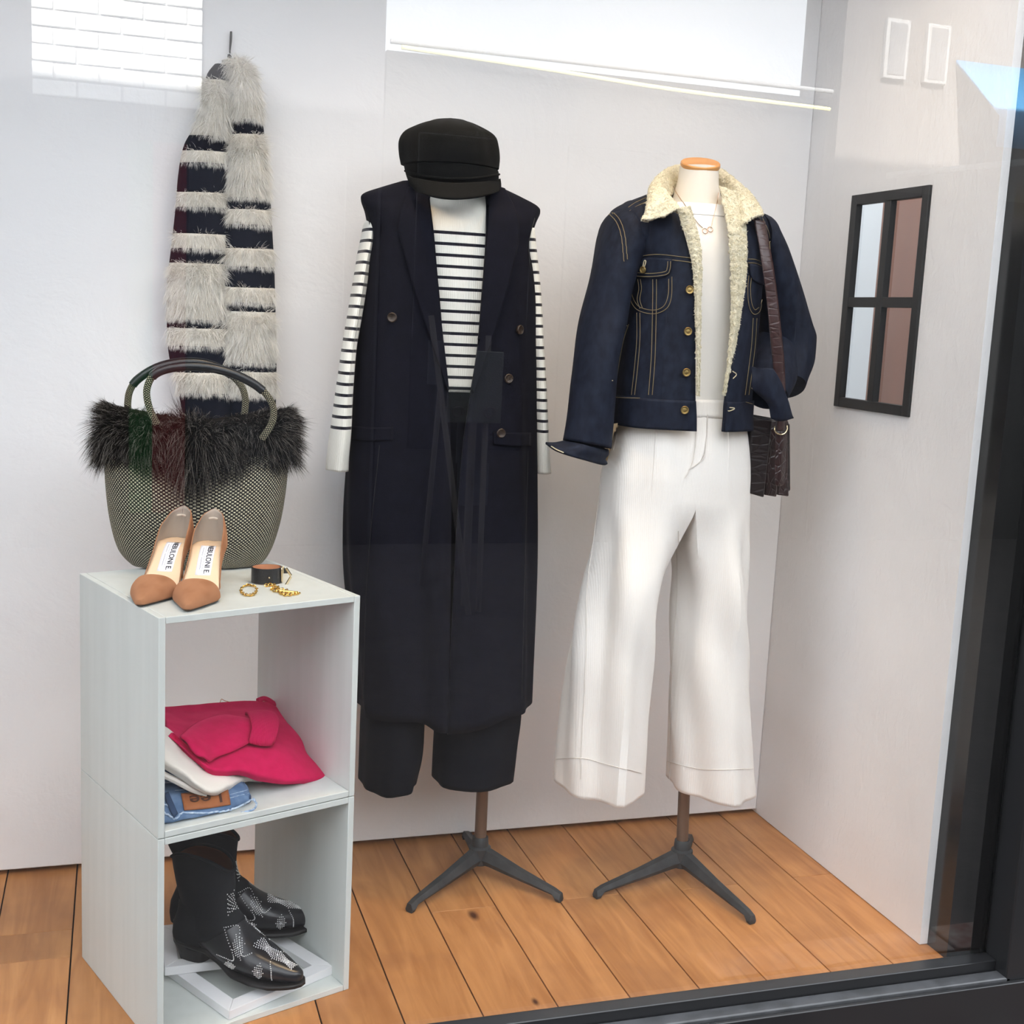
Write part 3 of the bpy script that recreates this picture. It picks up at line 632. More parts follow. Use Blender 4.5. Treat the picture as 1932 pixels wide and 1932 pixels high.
PQ = [[(341, 1499), (385, 1495), (429, 1488)], [(344, 1514), (388, 1510), (432, 1503)], [(347, 1530), (391, 1526), (434, 1519)]]
Gp = lay(jbv, PQ, 16, 10, .0018); lp = obj('leather_patch', MB().grid(Gp), PATCHL, je, solid=.0012, label='tan leather patch lettered Lee, upside down')
def on_grid(G, s, t): 
    j = np.clip(t*(G.shape[0]-1), 0, G.shape[0]-1.001); i = np.clip(s*(G.shape[1]-1), 0, G.shape[1]-1.001); a, b = int(j), int(i); fj, fi = j-a, i-b
    return (G[a, b]*(1-fi)+G[a, b+1]*fi)*(1-fj)+(G[a+1, b]*(1-fi)+G[a+1, b+1]*fi)*fj
def letter_on(G, me, flip, name, m, parent, off, sx=1.0, sy=1.0):
    n = unit(np.cross(G[0, -1]-G[0, 0], G[-1, 0]-G[0, 0])); n = n if n@(CAM-G[0, 0]) > 0 else -n
    for v in me.vertices:
        s, t_ = v.co.x*sx, -v.co.y*sy
        if flip: s, t_ = -s, -t_
        v.co = Vector(on_grid(G, .5+s, .5+t_)+n*(off+v.co.z*.5))
    me.materials.append(m); o = bpy.data.objects.new(name, me); COL.objects.link(o); o.parent = parent; return o
letter_on(Gp, text_mesh('Lee', 1.0, 1.0, .006), True, 'lettering', BURN, lp, .0024, .50, .86)
# cream sweater
cs = thing('folded_sweater', 'folded cream knit sweater between the blue jeans and the raspberry sweater', 'sweater', SL(.1, .15, ZM+.045))
rows = [[PS(300, 1444, .05), PS(340, 1470, .042), PS(392, 1500, .030), PS(430, 1492, .05), PS(470, 1475, .09), PS(520, 1482, .14)],
        [PS(300, 1434, .043), PS(345, 1460, .034), PS(394, 1492, .022), PS(432, 1482, .04), PS(470, 1466, .08), PS(515, 1476, .13)],
        [PS(300, 1420, .046), PS(342, 1446, .04), PS(392, 1474, .036), PS(430, 1466, .055), PS(465, 1455, .09), PS(505, 1466, .13)],
        [PS(300, 1390, .07), PS(335, 1420, .07), PS(385, 1450, .07), PS(425, 1450, .08), PS(455, 1448, .10), PS(495, 1460, .15)],
        [PS(300, 1365, .13), PS(330, 1385, .13), PS(375, 1420, .12), PS(415, 1430, .12), PS(445, 1440, .14), PS(485, 1455, .18)],
        [PS(301, 1372, .26), PS(330, 1375, .26), PS(370, 1400, .25), PS(410, 1420, .24), PS(440, 1430, .22), PS(480, 1450, .24)]]
obj('knit_body', MB().grid(lump(patch(rows, 40, 36), .0015, 40)), CREAMK, cs, solid=.006)
obj('fold', MB().tube(spline([PS(300, 1458, .055), PS(330, 1472, .05), PS(365, 1490, .042), PS(390, 1497, .038)], 24), .0055, 8), CREAMK, cs)
# raspberry sweater
ps = thing('folded_sweater', 'raspberry pink knit sweater heaped with one cuff on top, in the upper cube', 'sweater', SL(.16, .16, ZM+.05))
rows = [[PS(333, 1400, .10), PS(372, 1440, .075), PS(402, 1463, .058), PS(450, 1462, .055), PS(490, 1474, .055), PS(550, 1480, .06), PS(605, 1474, .085), PS(622, 1468, .11)],
        [PS(322, 1392, .095), PS(370, 1432, .066), PS(401, 1452, .05), PS(450, 1452, .045), PS(495, 1462, .045), PS(552, 1470, .05), PS(606, 1466, .076), PS(621, 1462, .10)],
        [PS(316, 1386, .10), PS(368, 1416, .085), PS(398, 1436, .07), PS(450, 1428, .065), PS(500, 1430, .07), PS(550, 1440, .075), PS(598, 1448, .10), PS(610, 1450, .12)],
        [PS(316, 1376, .14), PS(362, 1392, .13), PS(402, 1404, .12), PS(450, 1398, .115), PS(500, 1400, .12), PS(545, 1408, .12), PS(577, 1420, .14), PS(583, 1425, .15)],
        [PS(310, 1358, .20), PS(355, 1366, .19), PS(402, 1366, .185), PS(450, 1365, .18), PS(500, 1366, .18), PS(540, 1376, .18), PS(566, 1392, .18), PS(571, 1402, .18)],
        [PS(303, 1344, .26), PS(350, 1345, .26), PS(402, 1342, .26), PS(450, 1338, .26), PS(500, 1338, .26), PS(530, 1350, .25), PS(553, 1374, .22), PS(560, 1384, .21)],
        [PS(301, 1335, .29), PS(345, 1331, .29), PS(402, 1326, .29), PS(450, 1323, .29), PS(495, 1322, .29), PS(522, 1334, .28), PS(542, 1354, .25), PS(550, 1366, .235)],
        [PS(303, 1350, .31), PS(345, 1352, .31), PS(402, 1352, .31), PS(450, 1352, .31), PS(495, 1352, .31), PS(522, 1362, .30), PS(542, 1380, .27), PS(550, 1388, .255)]]
Gp_ = lump(patch(rows, 64, 56), .0022, 28); pm = MB().grid(Gp_); obj('knit_body', pm, PINK, ps, solid=.009)
pbv = pm.bvh()
slv = lay(pbv, [[(338, 1398), (370, 1372), (420, 1356), (465, 1366), (475, 1376)], [(354, 1418), (380, 1398), (425, 1380), (468, 1374), (476, 1384)], [(375, 1436), (395, 1424), (430, 1404), (470, 1384), (478, 1394)], [(390, 1442), (405, 1434), (440, 1422), (475, 1402), (480, 1404)]], 44, 20, .004, SL(.1, .1, 0)[1])
n_up = np.array([0, 0, 1]); tt = np.linspace(0, PI, slv.shape[0]); slv = slv+(np.sin(tt)**.6*.012)[:, None, None]*(unit(CAM-SL(.17, .1, ZM))*.5+n_up*.9)[None, None]
for _ in range(4): slv[1:-1] = (slv[:-2]+2*slv[1:-1]+slv[2:])/4; slv[:, 1:-1] = (slv[:, :-2]+2*slv[:, 1:-1]+slv[:, 2:])/4
obj('sleeve', MB().grid(slv), PINK, ps, solid=.004)
cuf = lay(pbv, [[(462, 1356), (485, 1354), (508, 1356), (516, 1364)], [(468, 1372), (490, 1370), (512, 1372), (520, 1380)], [(472, 1392), (492, 1392), (512, 1394), (518, 1396)], [(466, 1408), (488, 1413), (506, 1412), (512, 1406)]], 24, 22, .006, SL(.1, .1, 0)[1])
tt = np.linspace(0, PI, cuf.shape[0]); ss = np.linspace(0, 1, cuf.shape[1]); cuf = cuf+((np.sin(tt)**.5)[:, None]*(.016+.004*np.sin(ss*PI))[None, :])[..., None]*(unit(CAM-SL(.17, .1, ZM))*.6+n_up*.8)
obj('rib_cuff', MB().grid(cuf), PINKR, ps, solid=.004, label='ribbed cuff folded over the sleeve')
obj('neck_band', MB().tube(spline([PS(486, 1322, .285), PS(497, 1318, .287), PS(508, 1322, .285), PS(520, 1331, .28)], 16), .005, 8), PINKR, ps)
obj('hang_loop', MB().tube(spline([PS(415, 1325, .285), PS(418, 1319, .285), PS(424, 1322, .285), PS(440, 1326, .285), PS(447, 1324, .285), PS(452, 1325, .285)], 24), .0006, 5), GOLD, ps, label='thin gold thread')

# ---- white picture frames and boots in the lower cube
WHITEF = mat('white_painted_wood', (.76, .76, .775), rough=.55, spec=.3, col2=(.72, .72, .73), nscale=12, nstretch=(1, 1, 1), bumps=((60, (1, 1, 1), .12, .001),))
def frame(label, corners, w, z0, h, depth_first=True):
    c = [np.array([*q[:2], z0]) for q in corners]; t = thing('picture_frame', label, 'frame', np.mean(c, 0), 0, 'white wooden frames in the lower cube')
    m = np.mean(c, 0)
    inner = []
    for k in range(4):
        a = unit(c[(k+1) % 4]-c[k]); b = unit(c[(k-1) % 4]-c[k]); s = np.linalg.norm(np.cross(a, b)); inner.append(c[k]+(a+b)*w/s)
    for k in range(4):
        l = (k+1) % 4; up = np.array([0, 0, h]); g = unit(c[l]-c[k])*.0003
        V = [c[k]+g, c[l]-g, inner[l]-g, inner[k]+g]; V = V+[q+up for q in V]
        obj('rail', MB().add(V, [(3, 2, 1, 0), (4, 5, 6, 7), (0, 1, 5, 4), (1, 2, 6, 5), (2, 3, 7, 6), (3, 0, 4, 7)]), WHITEF, t, bevel=.0006)
    return t
fh = .016; zf = ZB+.0006
A = PZ(432, 1908, zf+fh); B = PZ(629, 1822, zf+fh); ab = B-A; n90 = unit(np.array([-ab[1], ab[0], 0]))*.20
frame('white wooden picture frame lying under the boots, lowest, corner towards the glass', [A, B, B+n90, A+n90], .027, zf, fh)
A2 = PZ(286, 1828, zf+2*fh+.001); B2 = PZ(525, 1800, zf+2*fh+.001); ab = B2-A2; n90 = unit(np.array([-ab[1], ab[0], 0]))*.155
A2 = A2+unit(ab)*.022; B2 = B2-unit(ab)*.02
frame('white wooden picture frame resting on top of the other frame, behind the boots', [A2, B2, B2+n90, A2+n90], .024, zf+fh+.0006, fh)
ZBOOT = zf+2*fh+.0012
BOOTL = mat('black_boot_leather', (.013, .013, .016), rough=.28, spec=.5, coords='obj', bumps=((30, (1, 1, 1), .12, .004),)); SUEB = mat('black_suede', (.016, .017, .019), rough=.85, spec=.12, sheen=.4, coords='obj', bumps=((300, (1, 1, 1), .3, .0006),))
BSOLE = mat('black_sole', (.012, .011, .011), rough=.45, coords='obj'); STUD = mat('silver_stud', (.86, .86, .86), rough=.25, metal=.25, spec=.8, coords='obj'); BLIN = mat('brown_boot_lining', (.10, .035, .015), rough=.7, coords='obj')
def boot(label, lean=0.0):
    t = thing('ankle_boot', label, 'boot', (0, 0, 0), 0, 'pair of black studded boots')
    # foot + shaft as one skin lofted along a bent spine: (x, z, half width, half thickness, angle of the section)
    spine = [(.243, .022, .004, .005, 90), (.238, .0225, .011, .0105, 88), (.222, .0235, .0195, .0145, 86), (.195, .027, .030, .020, 82), (.160, .032, .0385, .027, 74), (.128, .040, .039, .034, 62), (.098, .052, .036, .043, 47), (.072, .070, .033, .050, 32), (.052, .095, .033, .051, 15), (.044, .125, .037, .051, 5), (.040, .150, .039, .055, 0), (.036, .172, .032, .060, 0), (.034, .190, .025, .064, 0)]
    K = spline(np.array(spine), 60); a = np.linspace(0, 2*PI, 40, endpoint=False); G = []
    for j, (x, z, w, h, an) in enumerate(K):
        th = math.radians(an); ux = np.array([math.cos(th)*1.0, 0, math.sin(th)]); uz = np.array([0, 1.0, 0]); row = []
        for q in a:
            cu, cw = math.cos(q), math.sin(q)
            pz_ = np.array([x, 0, z])+ux*(h*sgp(np.array(cu), .9))*1.0+uz*(w*sgp(np.array(cw), .85))
            pz_[2] = max(pz_[2], .010+.020*max(0, min(1, (.115-pz_[0])/.1))) if j < 38 else pz_[2]
            row.append(pz_)
        G.append(row)
    G = np.array(G)
    # heel part of the foot: pull the back of the low sections down to the heel seat
    for j in range(60):
        for i in range(40):
            x, y, z = G[j, i]
            if j > 26 and x < .06 and z < .10: G[j, i, 0] -= .012*(1-z/.10)
    s = np.arange(60)
    top = G[-1].copy(); ang = a
    wave = .012*np.abs(np.sin(ang))**2-.010*np.abs(np.cos(ang))**3
    for j in range(44, 60): G[j, :, 2] += wave*((j-43)/16)**2
    fmb = MB().grid(G[:34], close_u=True, cap='s'); smb = MB().grid(G[33:], close_u=True)
    obj('foot', fmb, BOOTL, t, local=True); sh = obj('shaft', smb, [SUEB, BLIN], t, local=True, solid=.0025); sh.modifiers[0].material_offset = 1; sh.modifiers[0].material_offset_rim = 0
    pb = G[-1]; obj('top_binding', MB().tube(pb, .003, 6, closed=True), SUEB, t, local=True)
    # heel counter lump, sole, heel
    hc = []
    for z, x0, x1, w in ((.028, -.022, .072, .028), (.045, -.024, .075, .031), (.065, -.022, .080, .032), (.090, -.012, .085, .033), (.115, -.008, .085, .034)):
        hc.append([((x0+x1)/2+(x1-x0)/2*math.cos(q), w*sgp(np.array(math.sin(q)), .8), z) for q in a])
    obj('heel_counter', MB().grid(np.array(hc), close_u=True, cap='se'), SUEB, t, local=True)
    xs = np.linspace(-.022, .2465, 40); wv = np.interp(xs, [-.022, -.016, 0, .04, .09, .13, .165, .2, .225, .24, .2465], [.006, .018, .029, .032, .030, .039, .0425, .0365, .026, .016, .006])
    zb = np.interp(xs, [-.03, .06, .12, .2, .25], [.034, .032, .006, .003, .008])
    so_ = np.array([[(x, w*k, z) for k in np.linspace(-1, 1, 9)] for x, w, z in zip(xs, wv, zb)]); obj('sole', MB().grid(so_), BSOLE, t, local=True, solid=.0065, off=-1)
    obj('heel', MB().grid(np.array([[(xc+rx*sgp(np.array(math.cos(q)), .7), ry*sgp(np.array(math.sin(q)), .7), z) for q in np.linspace(0, 2*PI, 20, endpoint=False)] for xc, rx, ry, z in ((.022, .027, .022, 0), (.021, .031, .025, .016), (.019, .038, .029, .033))]), close_u=True, cap='se'), BSOLE, t, local=True)
    # studs: dotted outlines and filled petals, both sides and the instep
    bv = MB().grid(G[:48], close_u=True).bvh(); st = MB()
    def dot(p, r):
        st.sphere(p, r, 6, 4)
    def drop(x, y, z, r, d):
        loc, nrm, i_, d_ = bv.ray_cast(Vector((x, y, z)), Vector(d))
        if loc is not None: dot(np.array(loc)-np.array(d)*0.0002, r)
    for sgn in (-1, 1):
        side = lambda x, z, r: drop(x, sgn*.2, z, r, (0, -sgn, 0))
        def line(pts, n, r=.0011):
            for q in spline(np.array(pts), n): side(q[0], q[1], r)
        line([(.100, .088), (.112, .070), (.128, .050), (.128, .040), (.110, .040), (.092, .040)], 26)
        line([(.100, .088), (.118, .090), (.132, .070), (.145, .052), (.158, .056)], 24)
        line([(.190, .048), (.199, .034), (.200, .018)], 12)
        def petal(cx, cz, L_, W_, an, rows):
            ca, sa = math.cos(an), math.sin(an)
            for i in range(-rows, rows+1):
                for k in range(-3, 4):
                    u, w = i/rows, k/3
                    if abs(w) <= (1-u*u)+.02: side(cx+ca*u*L_-sa*w*W_, cz+sa*u*L_+ca*w*W_, .0018 if (i, k) == (0, 0) else .0011)
        petal(.133, .062, .020, .009, -1.0, 6); petal(.120, .028, .013, .008, .2, 4); petal(.177, .030, .014, .009, 1.5, 4)
    for i in range(34):
        for k in range(-3, 4):
            x = .105+.120*i/33; y = k*.0048*(1-.55*i/33)*(1.0+.3*math.sin(i*.6)); drop(x+.0016*(k % 2), y, .25, .0019 if (i % 6 == 0 and k == 0) else .00125, (-.35 if x < .15 else 0, 0, -1))
    obj('studs', st, STUD, t, local=True, kind='stuff')
    return t
b1 = boot('black suede ankle boot with silver studs, nearer of the pair')
b2 = copy_tree(b1); b2['label'] = 'black studded ankle boot behind the other, only its toe showing'
def boot_at(t, heel, toe, z): set_pose(t, PZ(*heel, z), PZ(*toe, z), z)
boot_at(b1, (352, 1800), (556, 1862), ZBOOT-.004); boot_at(b2, (345, 1760), (556, 1752), ZBOOT+.0005)

# ================================================================== FIRST MANNEQUIN: CAP, LONG SLEEVELESS COAT, STRIPED SWEATER, NAVY TROUSERS
IRON = mat('cast_iron', (.030, .032, .033), rough=.55, spec=.4, col2=(.045, .047, .048), nscale=40, bumps=((120, (1, 1, 1), .2, .001),))
BRONZE = mat('bronze_pole', (.20, .15, .115), rough=.38, spec=.5, metal=.5, col2=(.15, .11, .082), nscale=9, nstretch=(1, 1, .2))
BODYF = mat('cream_body_cover', (.74, .685, .60), rough=.85, spec=.15, bumps=((700, (1, 1, 1), .12, .0005),))
CAPW = mat('orange_wood', (.62, .30, .10), rough=.4, spec=.4, col2=(.54, .25, .08), nscale=6, nstretch=(1, 8, 8))
LEG3 = .86
def stand(t, c, top, tips, pole_top):
    c = np.array([*c[:2], 0.0]); rads = [np.linalg.norm(q[:2]-c[:2]) for q in tips]; d0 = [unit(q-c) for q in tips]
    third = unit(-(d0[0]+d0[1])); tips = list(tips)+[c+third*np.mean(rads)*LEG3]
    obj('hub', MB().lathe([(.021, .028), (.023, .036), (.0235, .064), (.0185, .068), (.0172, .086), (.0155, .088)], c, 28), IRON, t)
    for q in tips:
        d = unit(np.array([q[0]-c[0], q[1]-c[1], 0])); L = np.linalg.norm((q-c)[:2]); s = np.cross((0, 0, 1), d); G = []
        for x, w, zt, zb in ((.008, .017, .066, .030), (.03, .0155, .062, .030), (L*.5, .0125, .043, .021), (L-.018, .0105, .0245, .012), (L-.010, .0105, .0215, .001), (L-.001, .0095, .0185, .0), (L, .0088, .012, .0006)):
            m = c+d*x; G.append([m+s*-w*.72+[0, 0, zb], m+s*-w+[0, 0, zb+.35*(zt-zb)], m+s*-w*.55+[0, 0, zt], m+s*w*.55+[0, 0, zt], m+s*w+[0, 0, zb+.35*(zt-zb)], m+s*w*.72+[0, 0, zb]])
        obj('leg', MB().grid(np.array(G), close_u=True, cap='se'), IRON, t, bevel=.0012, sharp=25)
    top = np.asarray(top, float); obj('pole', MB().tube([c+[0, 0, .06], c+(top-c)*.5, top], .0128, 20), BRONZE, t)
M1 = np.array([-0.7809, -0.2138, 0.0]); Y1 = M1[1]
m1 = thing('mannequin', 'mannequin on a bronze pole and three iron legs, under the long navy coat', 'mannequin', M1)
stand(m1, PZ(903, 1650, 0), M1+[0, 0, .78], [PZ(771, 1722, 0), PZ(1059, 1702, 0)], 0)
tk = [sil((742, 800), (962, 800), Y1, .075, 2.2), sil((752, 700), (952, 700), Y1, .070, 2.2), sil((744, 600), (956, 610), Y1, .070, 2.2), sil((745, 500), (970, 510), Y1, .078, 2.3), sil((755, 420), (965, 430), Y1, .070, 2.4), sil((770, 385), (960, 392), Y1, .052, 2.2), sil((812, 360), (915, 364), Y1, .045, 2.0), sil((820, 320), (905, 322), Y1, .045, 2.0)]
obj('torso', MB().grid(shell(tk, 40, 40), close_u=True, cap='se'), BODYF, m1)

NAVY = mat('navy_coat_wool', (.0058, .0060, .0110), rough=.9, spec=.10, sheen=.12, col2=(.0048, .0050, .0090), nscale=50, bumps=((500, (1, 1, 1), .35, .0008), (3, (1, 1, .3), .25, .01)))
NAVYD = mat('dark_coat_lining', (.008, .008, .010), rough=.6); NAVYT = mat('navy_trouser_cloth', (.005, .0056, .0085), rough=.9, spec=.1, sheen=.1, bumps=((500, (1, 1, 1), .3, .0008), (4, (1, 1, .25), .25, .01)))
HORN = mat('brown_horn_button', (.040, .024, .014), rough=.4, spec=.4, col2=(.022, .013, .008), nscale=60)
# --- trousers (one continuous skin that splits into two legs)
def trousers(hip, legL, legR, nz_h, nz_l, M=28, K=11, disp=None, legdisp=None):
    mb = MB(); H = spline(np.array(hip), nz_h); th = np.linspace(0, 2*PI, 2*M, endpoint=False)-PI/2   # start at the front centre, anticlockwise over the right side
    def ring(k, ts, dz=None):
        z, cx, y0, a, b, p = k; return np.stack([cx+a*sgp(np.cos(ts), 2/p), y0+b*sgp(np.sin(ts), 2/p), np.full_like(ts, z)], 1)
    def dsp(R, k, ts, j, fn):
        if fn is None: return R
        d = fn(ts, k[0], j); v = R[:, :2]-np.array([k[1], k[2]]); L = np.hypot(v[:, 0], v[:, 1])[:, None]+1e-6; R = R.copy(); R[:, :2] += v/L*d[:, None]; return R
    G = np.array([dsp(ring(k, th), k, th, 0, disp) for k in H]); mb.grid(G, close_u=True)
    last = G[-1]; fc, bc = last[0], last[M]
    for side, leg in ((-1, legL), (1, legR)):
        idx = list(range(0, M+1)) if side == 1 else [0]+list(range(2*M-1, M-1, -1))
        outer = last[idx]                                             # front centre -> outside -> back centre
        seam = np.array([bc+(fc-bc)*q+np.array([0, 0, -.012*math.sin(PI*q)]) for q in np.linspace(0, 1, K+2)[1:-1]])
        r0 = np.concatenate([outer, seam]); n = len(r0)
        dl = .62; t_out = np.linspace(-(PI-dl), PI-dl, M+1); t_in = np.linspace(PI-dl, PI+dl, K+2)[1:-1]; ts = np.concatenate([t_out, t_in])
        if side == -1: ts = PI-ts
        LK = spline(np.array(leg), nz_l); rows = [r0]
        for j, k in enumerate(LK):
            R = dsp(ring(k, ts), k, ts, (j+1)/nz_l, (lambda a_, z_, j_: legdisp(a_, z_, j_, side)) if legdisp else None)
            w = min(1.0, (j+1)/(nz_l*.34)); w = w*w*(3-2*w); base = r0.copy(); base[:, 2] = base[:, 2]+(k[0]-r0[:, 2]); R = base*(1-w)+R*w; rows.append(R)
        G = np.array(rows); G = G if side == 1 else G[:, ::-1]
        mb.grid(G, close_u=True)
    return mb, H
def wr(ts, z, s):
    return .004*np.sin(3*ts+z*5+s)*1.0+.003*np.sin(7*ts-z*9+2*s)
hip = [sil((752, 705), (952, 705), Y1, .074, 2.2), sil((735, 800), (968, 800), Y1, .080, 2.2), sil((715, 960), (985, 960), Y1, .086, 2.2)]
lL = [sil((700, 1010), (838, 1010), Y1, .088, 2.2), sil((690, 1150), (820, 1150), Y1, .088, 2.2), sil((682, 1330), (804, 1330), Y1, .086, 2.2), sil((680, 1420), (798, 1420), Y1, .085, 2.2), sil((679, 1476), (786, 1476), Y1, .080, 2.2)]
lR = [sil((848, 1010), (990, 1010), Y1, .088, 2.2), sil((830, 1150), (988, 1150), Y1, .088, 2.2), sil((820, 1330), (982, 1330), Y1, .086, 2.2), sil((816, 1400), (974, 1400), Y1, .085, 2.2), sil((813, 1464), (967, 1464), Y1, .082, 2.2)]
tm, _ = trousers(hip, lL, lR, 14, 30, disp=lambda t, z, j: 0*t, legdisp=lambda t, z, j, s: (wr(t, z, s)+.008*np.exp(-((np.cos((t+PI/2)/2)-1)**2)/.002))*j)
tr1 = thing('trousers', 'wide navy trousers with two cropped legs below the long coat', 'trousers', M1+[0, 0, .15])
obj('trouser_legs', tm, NAVYT, tr1, solid=.0025, weld=True)
# --- striped sweater
zf_ = lambda v: P(868, v, Y1-.085)[2]
pitch = (zf_(440)-zf_(692))/12.0
RIBK = band_mat('striped_rib_knit', (.78, .765, .70), (.010, .010, .018), zf_(440), pitch, .0058, (P(640, 812, Y1-.03)[2], zf_(440)+.006))
sw1 = thing('striped_sweater', 'white ribbed sweater with thin navy stripes worn under the long navy coat', 'sweater', M1+[0, 0, .9])
def with_h(mb_):                                                # store the height above the floor as V so that the woven stripes run level
    V = np.concatenate(mb_.v); mb_.uv = [[(u[0], V[i][2]) for u, i in zip(us, fc)] for us, fc in zip(mb_.uv, mb_.f)]; return mb_
sk = [sil((735, 735), (962, 735), Y1, .078, 2.3), sil((728, 640), (975, 645), Y1, .080, 2.4), sil((722, 540), (985, 545), Y1, .085, 2.5), sil((716, 450), (988, 462), Y1, .084, 2.5), sil((722, 400), (985, 415), Y1, .074, 2.4), sil((752, 374), (965, 384), Y1, .056, 2.2), sil((795, 352), (930, 357), Y1, .048, 2.0), sil((806, 340), (920, 344), Y1, .047, 2.0)]
mb = MB().grid(shell(sk, 50, 80), close_u=True, su=1.05); obj('knit_body', with_h(mb), RIBK, sw1, solid=.002)
def arm(pts, radii, flat, n=60, m=36, mb_=None):
    return (mb_ or MB()).tube(spline(pts, n), spline(np.array(radii), n), m, flat=flat, up=(0, -1, 0), cap=False)
def two_edge_tube(L, R, ys, fl, n=70, m=32, wob=None):           # a tube whose silhouette follows the two edges
    A = np.array([P(u, v, y) for (u, v), y in zip(L, ys)]); B = np.array([P(u, v, y) for (u, v), y in zip(R, ys)])
    A, B, F_ = spline(A, n), spline(B, n), spline(np.array(fl), n); c = (A+B)/2; w = B-A; r = np.linalg.norm(w, axis=1)/2; wd = unit(w); T = unit(np.gradient(c, axis=0)); dp = unit(np.cross(wd, T)); G = []
    for i in range(n):
        row = []
        for q in np.linspace(0, 2*PI, m, endpoint=False):
            rr = 1+(wob(q, i/(n-1)) if wob else 0); row.append(c[i]+(wd[i]*r[i]*math.cos(q)+dp[i]*F_[i]*math.sin(q))*rr)
        G.append(row)
    return np.array(G)
GL = two_edge_tube([(690, 420), (684, 452), (676, 490), (667, 540), (657, 600), (648, 650), (641, 700), (634, 750), (628, 800), (624, 830), (620, 862), (618, 886)],
                   [(704, 420), (701, 452), (696, 490), (689, 540), (679, 600), (670, 650), (665, 700), (662, 750), (661, 800), (660, 830), (658, 862), (656, 889)],
                   [Y1+.03, Y1+.025, Y1+.02, Y1+.005, Y1-.01, Y1-.02, Y1-.03, Y1-.03, Y1-.03, Y1-.03, Y1-.03, Y1-.03], [.045, .045, .045, .043, .04, .038, .036, .033, .03, .027, .022, .018], wob=lambda q, s: .10*math.sin(3*q+6*s)*s-.16*math.exp(-((math.atan2(math.sin(q-5.2), math.cos(q-5.2)))/.35)**2)*min(1, 3*s))
mb = MB().grid(GL, close_u=True, su=.16); obj('sleeve', with_h(mb), RIBK, sw1, solid=.0022)
GR = two_edge_tube([(975, 432), (978, 470), (984, 520), (990, 580), (994, 640), (998, 700), (1003, 760), (1006, 810), (1008, 850), (1010, 892)],
                   [(1001, 432), (1005, 470), (1010, 520), (1015, 580), (1018, 640), (1023, 700), (1027, 760), (1031, 810), (1034, 850), (1037, 893)],
                   [Y1]*3+[Y1-.005, Y1-.01, Y1-.01, Y1-.015, Y1-.015, Y1-.015, Y1-.015], [.045, .045, .044, .042, .04, .037, .033, .028, .023, .018], wob=lambda q, s: .10*math.sin(3*q+5*s+2)*s)
mb = MB().grid(GR, close_u=True, su=.16); obj('sleeve', with_h(mb), RIBK, sw1, solid=.0022)
# --- coat
yf = Y1-.108
ck = [(1322, 672, 1326, 998, .112, 2.8), (1200, 664, 1204, 1002, .112, 2.8), (1080, 650, 1085, 1006, .111, 2.7), (960, 648, 965, 1008, .109, 2.7), (830, 656, 835, 1008, .106, 2.7), (740, 662, 745, 1009, .104, 2.7), (650, 668, 655, 1010, .103, 2.7), (560, 682, 565, 1010, .103, 2.7), (500, 690, 506, 1006, .101, 2.6), (450, 695, 462, 1000, .097, 2.5), (405, 689, 425, 1010, .086, 2.4), (376, 681, 405, 1019, .066, 2.2), (362, 686, 392, 1014, .058, 2.1), (352, 720, 374, 985, .055, 2.0), (342, 758, 356, 950, .052, 2.0)]
keys = [sil((ul, vl), (ur, vr), Y1, b, p) for vl, ul, vr, ur, b, p in ck]
eL = {1322: 849, 1200: 849, 1080: 850, 960: 851, 830: 850, 740: 847, 650: 838, 560: 830, 500: 824, 450: 820, 405: 815, 376: 812, 362: 811, 352: 810, 342: 810}
eR = {1322: 847, 1200: 850, 1080: 855, 960: 861, 830: 872, 740: 886, 650: 901, 560: 909, 500: 914, 450: 917, 405: 918, 376: 918, 362: 918, 352: 917, 342: 916}
edges = []
for (vl, ul, vr, ur, b, p), k in zip(ck, keys):
    vm = (vl+vr)/2; edges.append((P(eL[vl], vm, Y1-b)[0], P(eR[vl], vm, Y1-b)[0]))
def cdisp(t, z, s):
    front = np.exp(-((t-(1.5*PI))/.9)**2)+np.exp(-((t+.5*PI)/.9)**2); low = 1-s
    d = (.006*np.sin(5*t+1.2)+.004*np.sin(9*t+z*4))*np.clip(low*1.6-.35, 0, 1)
    d = d+.016*np.exp(-((t-4.62)/.10)**2)*low**2*1.1+.012*np.exp(-((t+1.66)/.10)**2)*low**2      # the fronts turn outwards below
    return d+np.where(t < 0, .004, 0)*np.clip(1.2-2*s, 0, 1)
Gc = shell(keys, 110, 120, edges, cdisp)
# hem swings down at the front corners
for i in range(120):
    q = i/119; Gc[:12, i, 2] -= (.026*math.exp(-(q/.035)**2)+.026*math.exp(-((1-q)/.05)**2)+.006*math.sin(q*9))*np.linspace(1, 0, 12)**1.0
cmb = MB().grid(Gc); coat = thing('long_coat', 'long sleeveless navy wool coat with deep open lapels and brown buttons, on the left mannequin', 'coat', M1+[0, 0, .2])
obj('coat_body', cmb, [NAVYD, NAVY], coat, solid=.004, off=1).modifiers[0].material_offset = 1
cbv = cmb.bvh()
